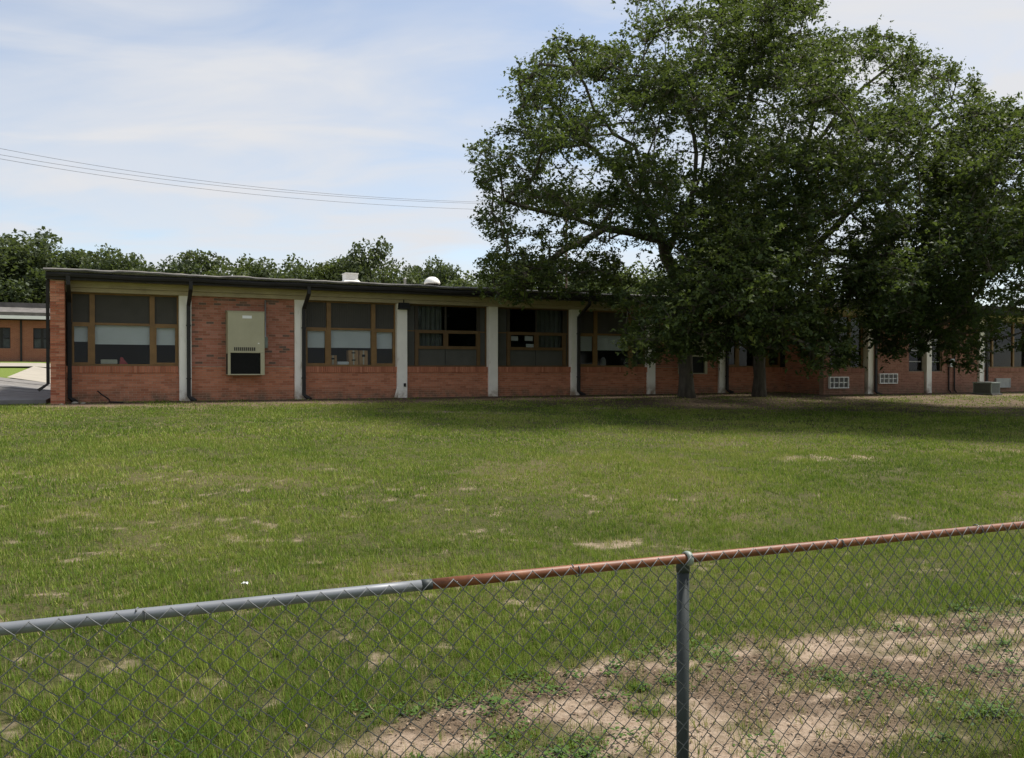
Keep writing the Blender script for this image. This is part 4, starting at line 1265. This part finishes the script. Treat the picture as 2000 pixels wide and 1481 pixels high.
def zig(par):
    pts = []; nn = 29
    for j in range(nn):
        i = (j + par) % 2
        x = i * sW; z = FZ + .019 - j * sH
        yy = -.0235 + (.0022 if i else -.0022)
        if j == 0: z += 0
        for dx, dz in ((0, .0025), (0, -.0025)) if 0 < j < nn - 1 else ((0, 0),):
            pts.append((x + (.0016 if i else -.0016) + random.uniform(-.0008, .0008), yy + random.uniform(-.0006, .0006), z + dz))
    return MB().tube(pts, .0017, 5, cap=True, up=(0, 1, 0)).mesh('mesh_wire', M['mesh_wire'], True)
zm = [zig(0), zig(1)]
zm2 = [zig(0), zig(1)]
k0 = int(-1.55 / sW)
for k in range(0, 222):
    a = (k0 + k) * sW
    par = (k0 + k) % 2
    o = put('mesh_wire', (zm if random.random() < .5 else zm2)[par], FE, loc=(a, 0, 0))
    # lean with the ground so that the fabric stays upright, tiny slack only
    o.rotation_euler = (random.uniform(-.004, .004), random.uniform(-.0015, .0015), 0)
for a in (.35, 1.75, 2.95, 3.75, 4.6, -.4):
    b = MB(); b.tube([(a + .012 * math.sin(t * .5), .021 * math.cos(t), FZ + .021 * math.sin(t)) for t in np.linspace(2.2, 8.6, 22)], .0023, 5)
    b.build('tie_wire', M['mesh_wire'], FE, smooth=True)

# ================================================================== GRASS
def in_frame(x, y, margin=1.5):
    return (y > 1.5) & (np.abs(x) < .64 * y + margin)
def scatter(y0, y1, dens):
    xm = .64 * y1 + 1.5
    n = int(dens * 2 * xm * (y1 - y0)); x = rng.uniform(-xm, xm, n); y = rng.uniform(y0, y1, n)
    m = in_frame(x, y); return x[m], y[m]
def grass(bands, name, label):
    VV = []; TT = []
    for y0, y1, dens, hgt, wid, nb, spread in bands:
        x, y = scatter(y0, y1, dens)
        s, l, d = masks(x, y)
        lx, ly = to_local(x, y)
        free = (ly < np.where(lx > 25.5, -2.1, -.08)) & ~((lx < -.2) & (ly > -.6))
        lush = fbm(x * .55, y * .55, 111, 4)
        keep = rng.uniform(0, 1, len(x)) < np.clip(1 - s * 1.05, .10, 1) * np.clip(1 - l * .85, .10, 1) * (.40 + .75 * sst(.3, .6, fbm(x * 2.3, y * 2.3, 121, 3)))
        k = keep & free
        x, y, d, lush, s = x[k], y[k], d[k], lush[k], s[k]
        n = len(x)
        dfe = (x - F0[0]) * FN[0] + (y - F0[1]) * FN[1]
        edge_l = sst(2.7, 1.9, dfe) * sst(1.0, 1.5, dfe)
        hn = hgt * (.55 + .9 * lush) * rng.uniform(.6, 1.25, n) * (1 + .35 * edge_l)
        tb = np.clip(.38 + .28 * d - .09 * edge_l + (fbm(x * 1.2, y * 1.2, 131, 3) - .5) * .5 + (fbm(x * .35, y * .35, 132, 3) - .5) * .6 + rng.normal(size=n) * .10, 0, .8)
        x = np.repeat(x, nb); y = np.repeat(y, nb); hn = np.repeat(hn, nb); tb = np.repeat(tb, nb)
        m = len(x)
        x = x + rng.normal(size=m) * spread; y = y + rng.normal(size=m) * spread
        z = gz(x, y)
        z = z + ((fbm(x * 6, y * 6, 71, 3) - .5) * .035) * sst(14, 6, y) - .006
        an = rng.uniform(0, 2 * math.pi, m); le = rng.uniform(.15, 1.0, m)
        h = hn * rng.uniform(.5, 1.15, m); wd = wid * rng.uniform(.6, 1.3, m)
        dx, dy = np.cos(an), np.sin(an)
        lean = h * le * .75; top = h * np.sqrt(1 - (le * .6) ** 2)
        a2 = an + rng.uniform(.8, 2.3, m)
        px, py = np.cos(a2) * wd / 2, np.sin(a2) * wd / 2
        v0 = np.stack([x - px, y - py, z], 1); v1 = np.stack([x + px, y + py, z], 1)
        v2 = np.stack([x + dx * lean, y + dy * lean, z + top], 1)
        VV.append(np.stack([v0, v1, v2], 1).reshape(-1, 3))
        t = np.clip(tb + rng.normal(size=m) * .17, 0, .78)
        straw = rng.uniform(0, 1, m) < np.where(np.repeat(s, nb) > .3, .6, .08); t[straw] = rng.uniform(.78, 1, straw.sum())
        TT.append(np.repeat(t, 3))
    V = np.concatenate(VV); T = np.concatenate(TT)
    me = np_mesh(name, V, np.arange(len(V)).reshape(-1, 3), M['blade'], {'tint': T})
    o = put(name, me); kind(o, 'stuff'); tag(o, label, 'grass')
    return len(V) // 3
nb = grass([(2.0, 5.0, 800, .072, .0052, 10, .020), (5.0, 9.0, 640, .062, .0068, 9, .028), (9.0, 15.0, 320, .056, .0115, 8, .045),
            (15.0, 24.0, 125, .054, .022, 8, .08), (24.0, 36.0, 42, .052, .036, 6, .12)], 'lawn_grass', 'short patchy green grass of the school lawn')

# far lawn on the left
# low weeds on the sandy strip
W_, T_ = [], []
wx = []; 
g = np.random.default_rng(77)
cent = []
while len(cent) < 170:
    a = g.uniform(.2, 6.6); d = g.uniform(.1, 1.7)
    p = F0 + FD * a + FN * d
    if fbm(np.array([a * 2.1 + 3]), np.array([d * 2.6 + 7]), 77, 3)[0] < .52 and g.uniform() < .85: continue
    cent.append(p)
for p in cent:
    n = int(g.uniform(20, 60)); r = g.uniform(.025, .085)
    x = p[0] + g.normal(size=n) * r; y = p[1] + g.normal(size=n) * r * .8
    z = gz(x, y) + (fbm(x * 6, y * 6, 71, 3) - .5) * .035 + g.uniform(.005, .035, n)
    an = g.uniform(0, 6.28, n); L = g.uniform(.008, .018, n); tl = g.uniform(-.1, .5, n)
    ax = np.stack([np.cos(an) * np.cos(tl), np.sin(an) * np.cos(tl), np.sin(tl)], 1); sd = np.stack([-np.sin(an), np.cos(an), g.uniform(-.3, .3, n)], 1)
    c = np.stack([x, y, z], 1)
    W_.append(np.stack([c - ax * L[:, None], c + sd * (L * .55)[:, None], c + ax * L[:, None], c - sd * (L * .55)[:, None]], 1).reshape(-1, 3))
    T_.append(np.repeat(g.uniform(0, 1, n), 4))
V = np.concatenate(W_)
o = put('ground_weeds', np_mesh('ground_weeds', V, np.arange(len(V)).reshape(-1, 4), M['weed'], {'tint': np.concatenate(T_)})); kind(o, 'stuff'); tag(o, 'low broadleaf weeds on the sandy strip behind the fence', 'weeds')
# fallen leaves and chips on the sandy strip and under the oaks
M['litter'] = leafy('dry_leaf', [(0, (.05, .033, .02)), (.5, (.14, .09, .055)), (.85, (.28, .20, .13)), (1, (.5, .42, .32))], .1)
n = 24000; a = g.uniform(-.5, 6.8, n); d = g.uniform(-.1, 1.8, n); x = F0[0] + FD[0] * a + FN[0] * d; y = F0[1] + FD[1] * a + FN[1] * d
s, l, dd = masks(x, y); kk = g.uniform(0, 1, n) < (.12 + .88 * l); x, y = x[kk], y[kk]
n2 = 5000; x2 = g.uniform(-2, 20, n2); y2 = g.uniform(18, 33, n2); s, l, dd = masks(x2, y2); lx, ly = to_local(x2, y2)
kk = (g.uniform(0, 1, n2) < l * .8) & (ly < np.where(lx > 25.5, -2.1, -.1)); x2, y2 = x2[kk], y2[kk]
L = np.concatenate([g.uniform(.005, .016, len(x)), g.uniform(.03, .06, len(x2))]); x = np.concatenate([x, x2]); y = np.concatenate([y, y2]); n = len(x)
z = gz(x, y) + ((fbm(x * 6, y * 6, 71, 3) - .5) * .035) * sst(14, 6, y) + .008
an = g.uniform(0, 6.28, n); ax = np.stack([np.cos(an), np.sin(an), g.uniform(-.25, .25, n)], 1); sd = np.stack([-np.sin(an), np.cos(an), g.uniform(-.3, .3, n)], 1)
c = np.stack([x, y, z], 1)
V = np.stack([c - ax * L[:, None], c + sd * (L * .4)[:, None], c + ax * L[:, None], c - sd * (L * .4)[:, None]], 1).reshape(-1, 3)
o = put('leaf_litter', np_mesh('leaf_litter', V, np.arange(len(V)).reshape(-1, 4), M['litter'], {'tint': np.repeat(g.uniform(0, 1, n) ** 1.5 * .92, 4)})); kind(o, 'stuff'); tag(o, 'dry brown leaf litter on the sand and under the oaks', 'leaf litter')
# scrap of white paper on the lawn
p = at(470, 1164, 6.25); zz = g0(p[0], p[1])
b = MB(); m_ = 4
for j in range(m_ + 1):
    for i in range(m_ + 1):
        b.v.append((i / m_ * .05, j / m_ * .035, random.uniform(.0, .02)))
for j in range(m_):
    for i in range(m_):
        q = j * (m_ + 1) + i; b.f.append((q, q + 1, q + m_ + 2, q + m_ + 1))
o = b.build('paper_scrap', M['paper']); o.location = (p[0], p[1], zz + .03); tag(o, 'small crumpled white paper scrap lying on the grass', 'litter')
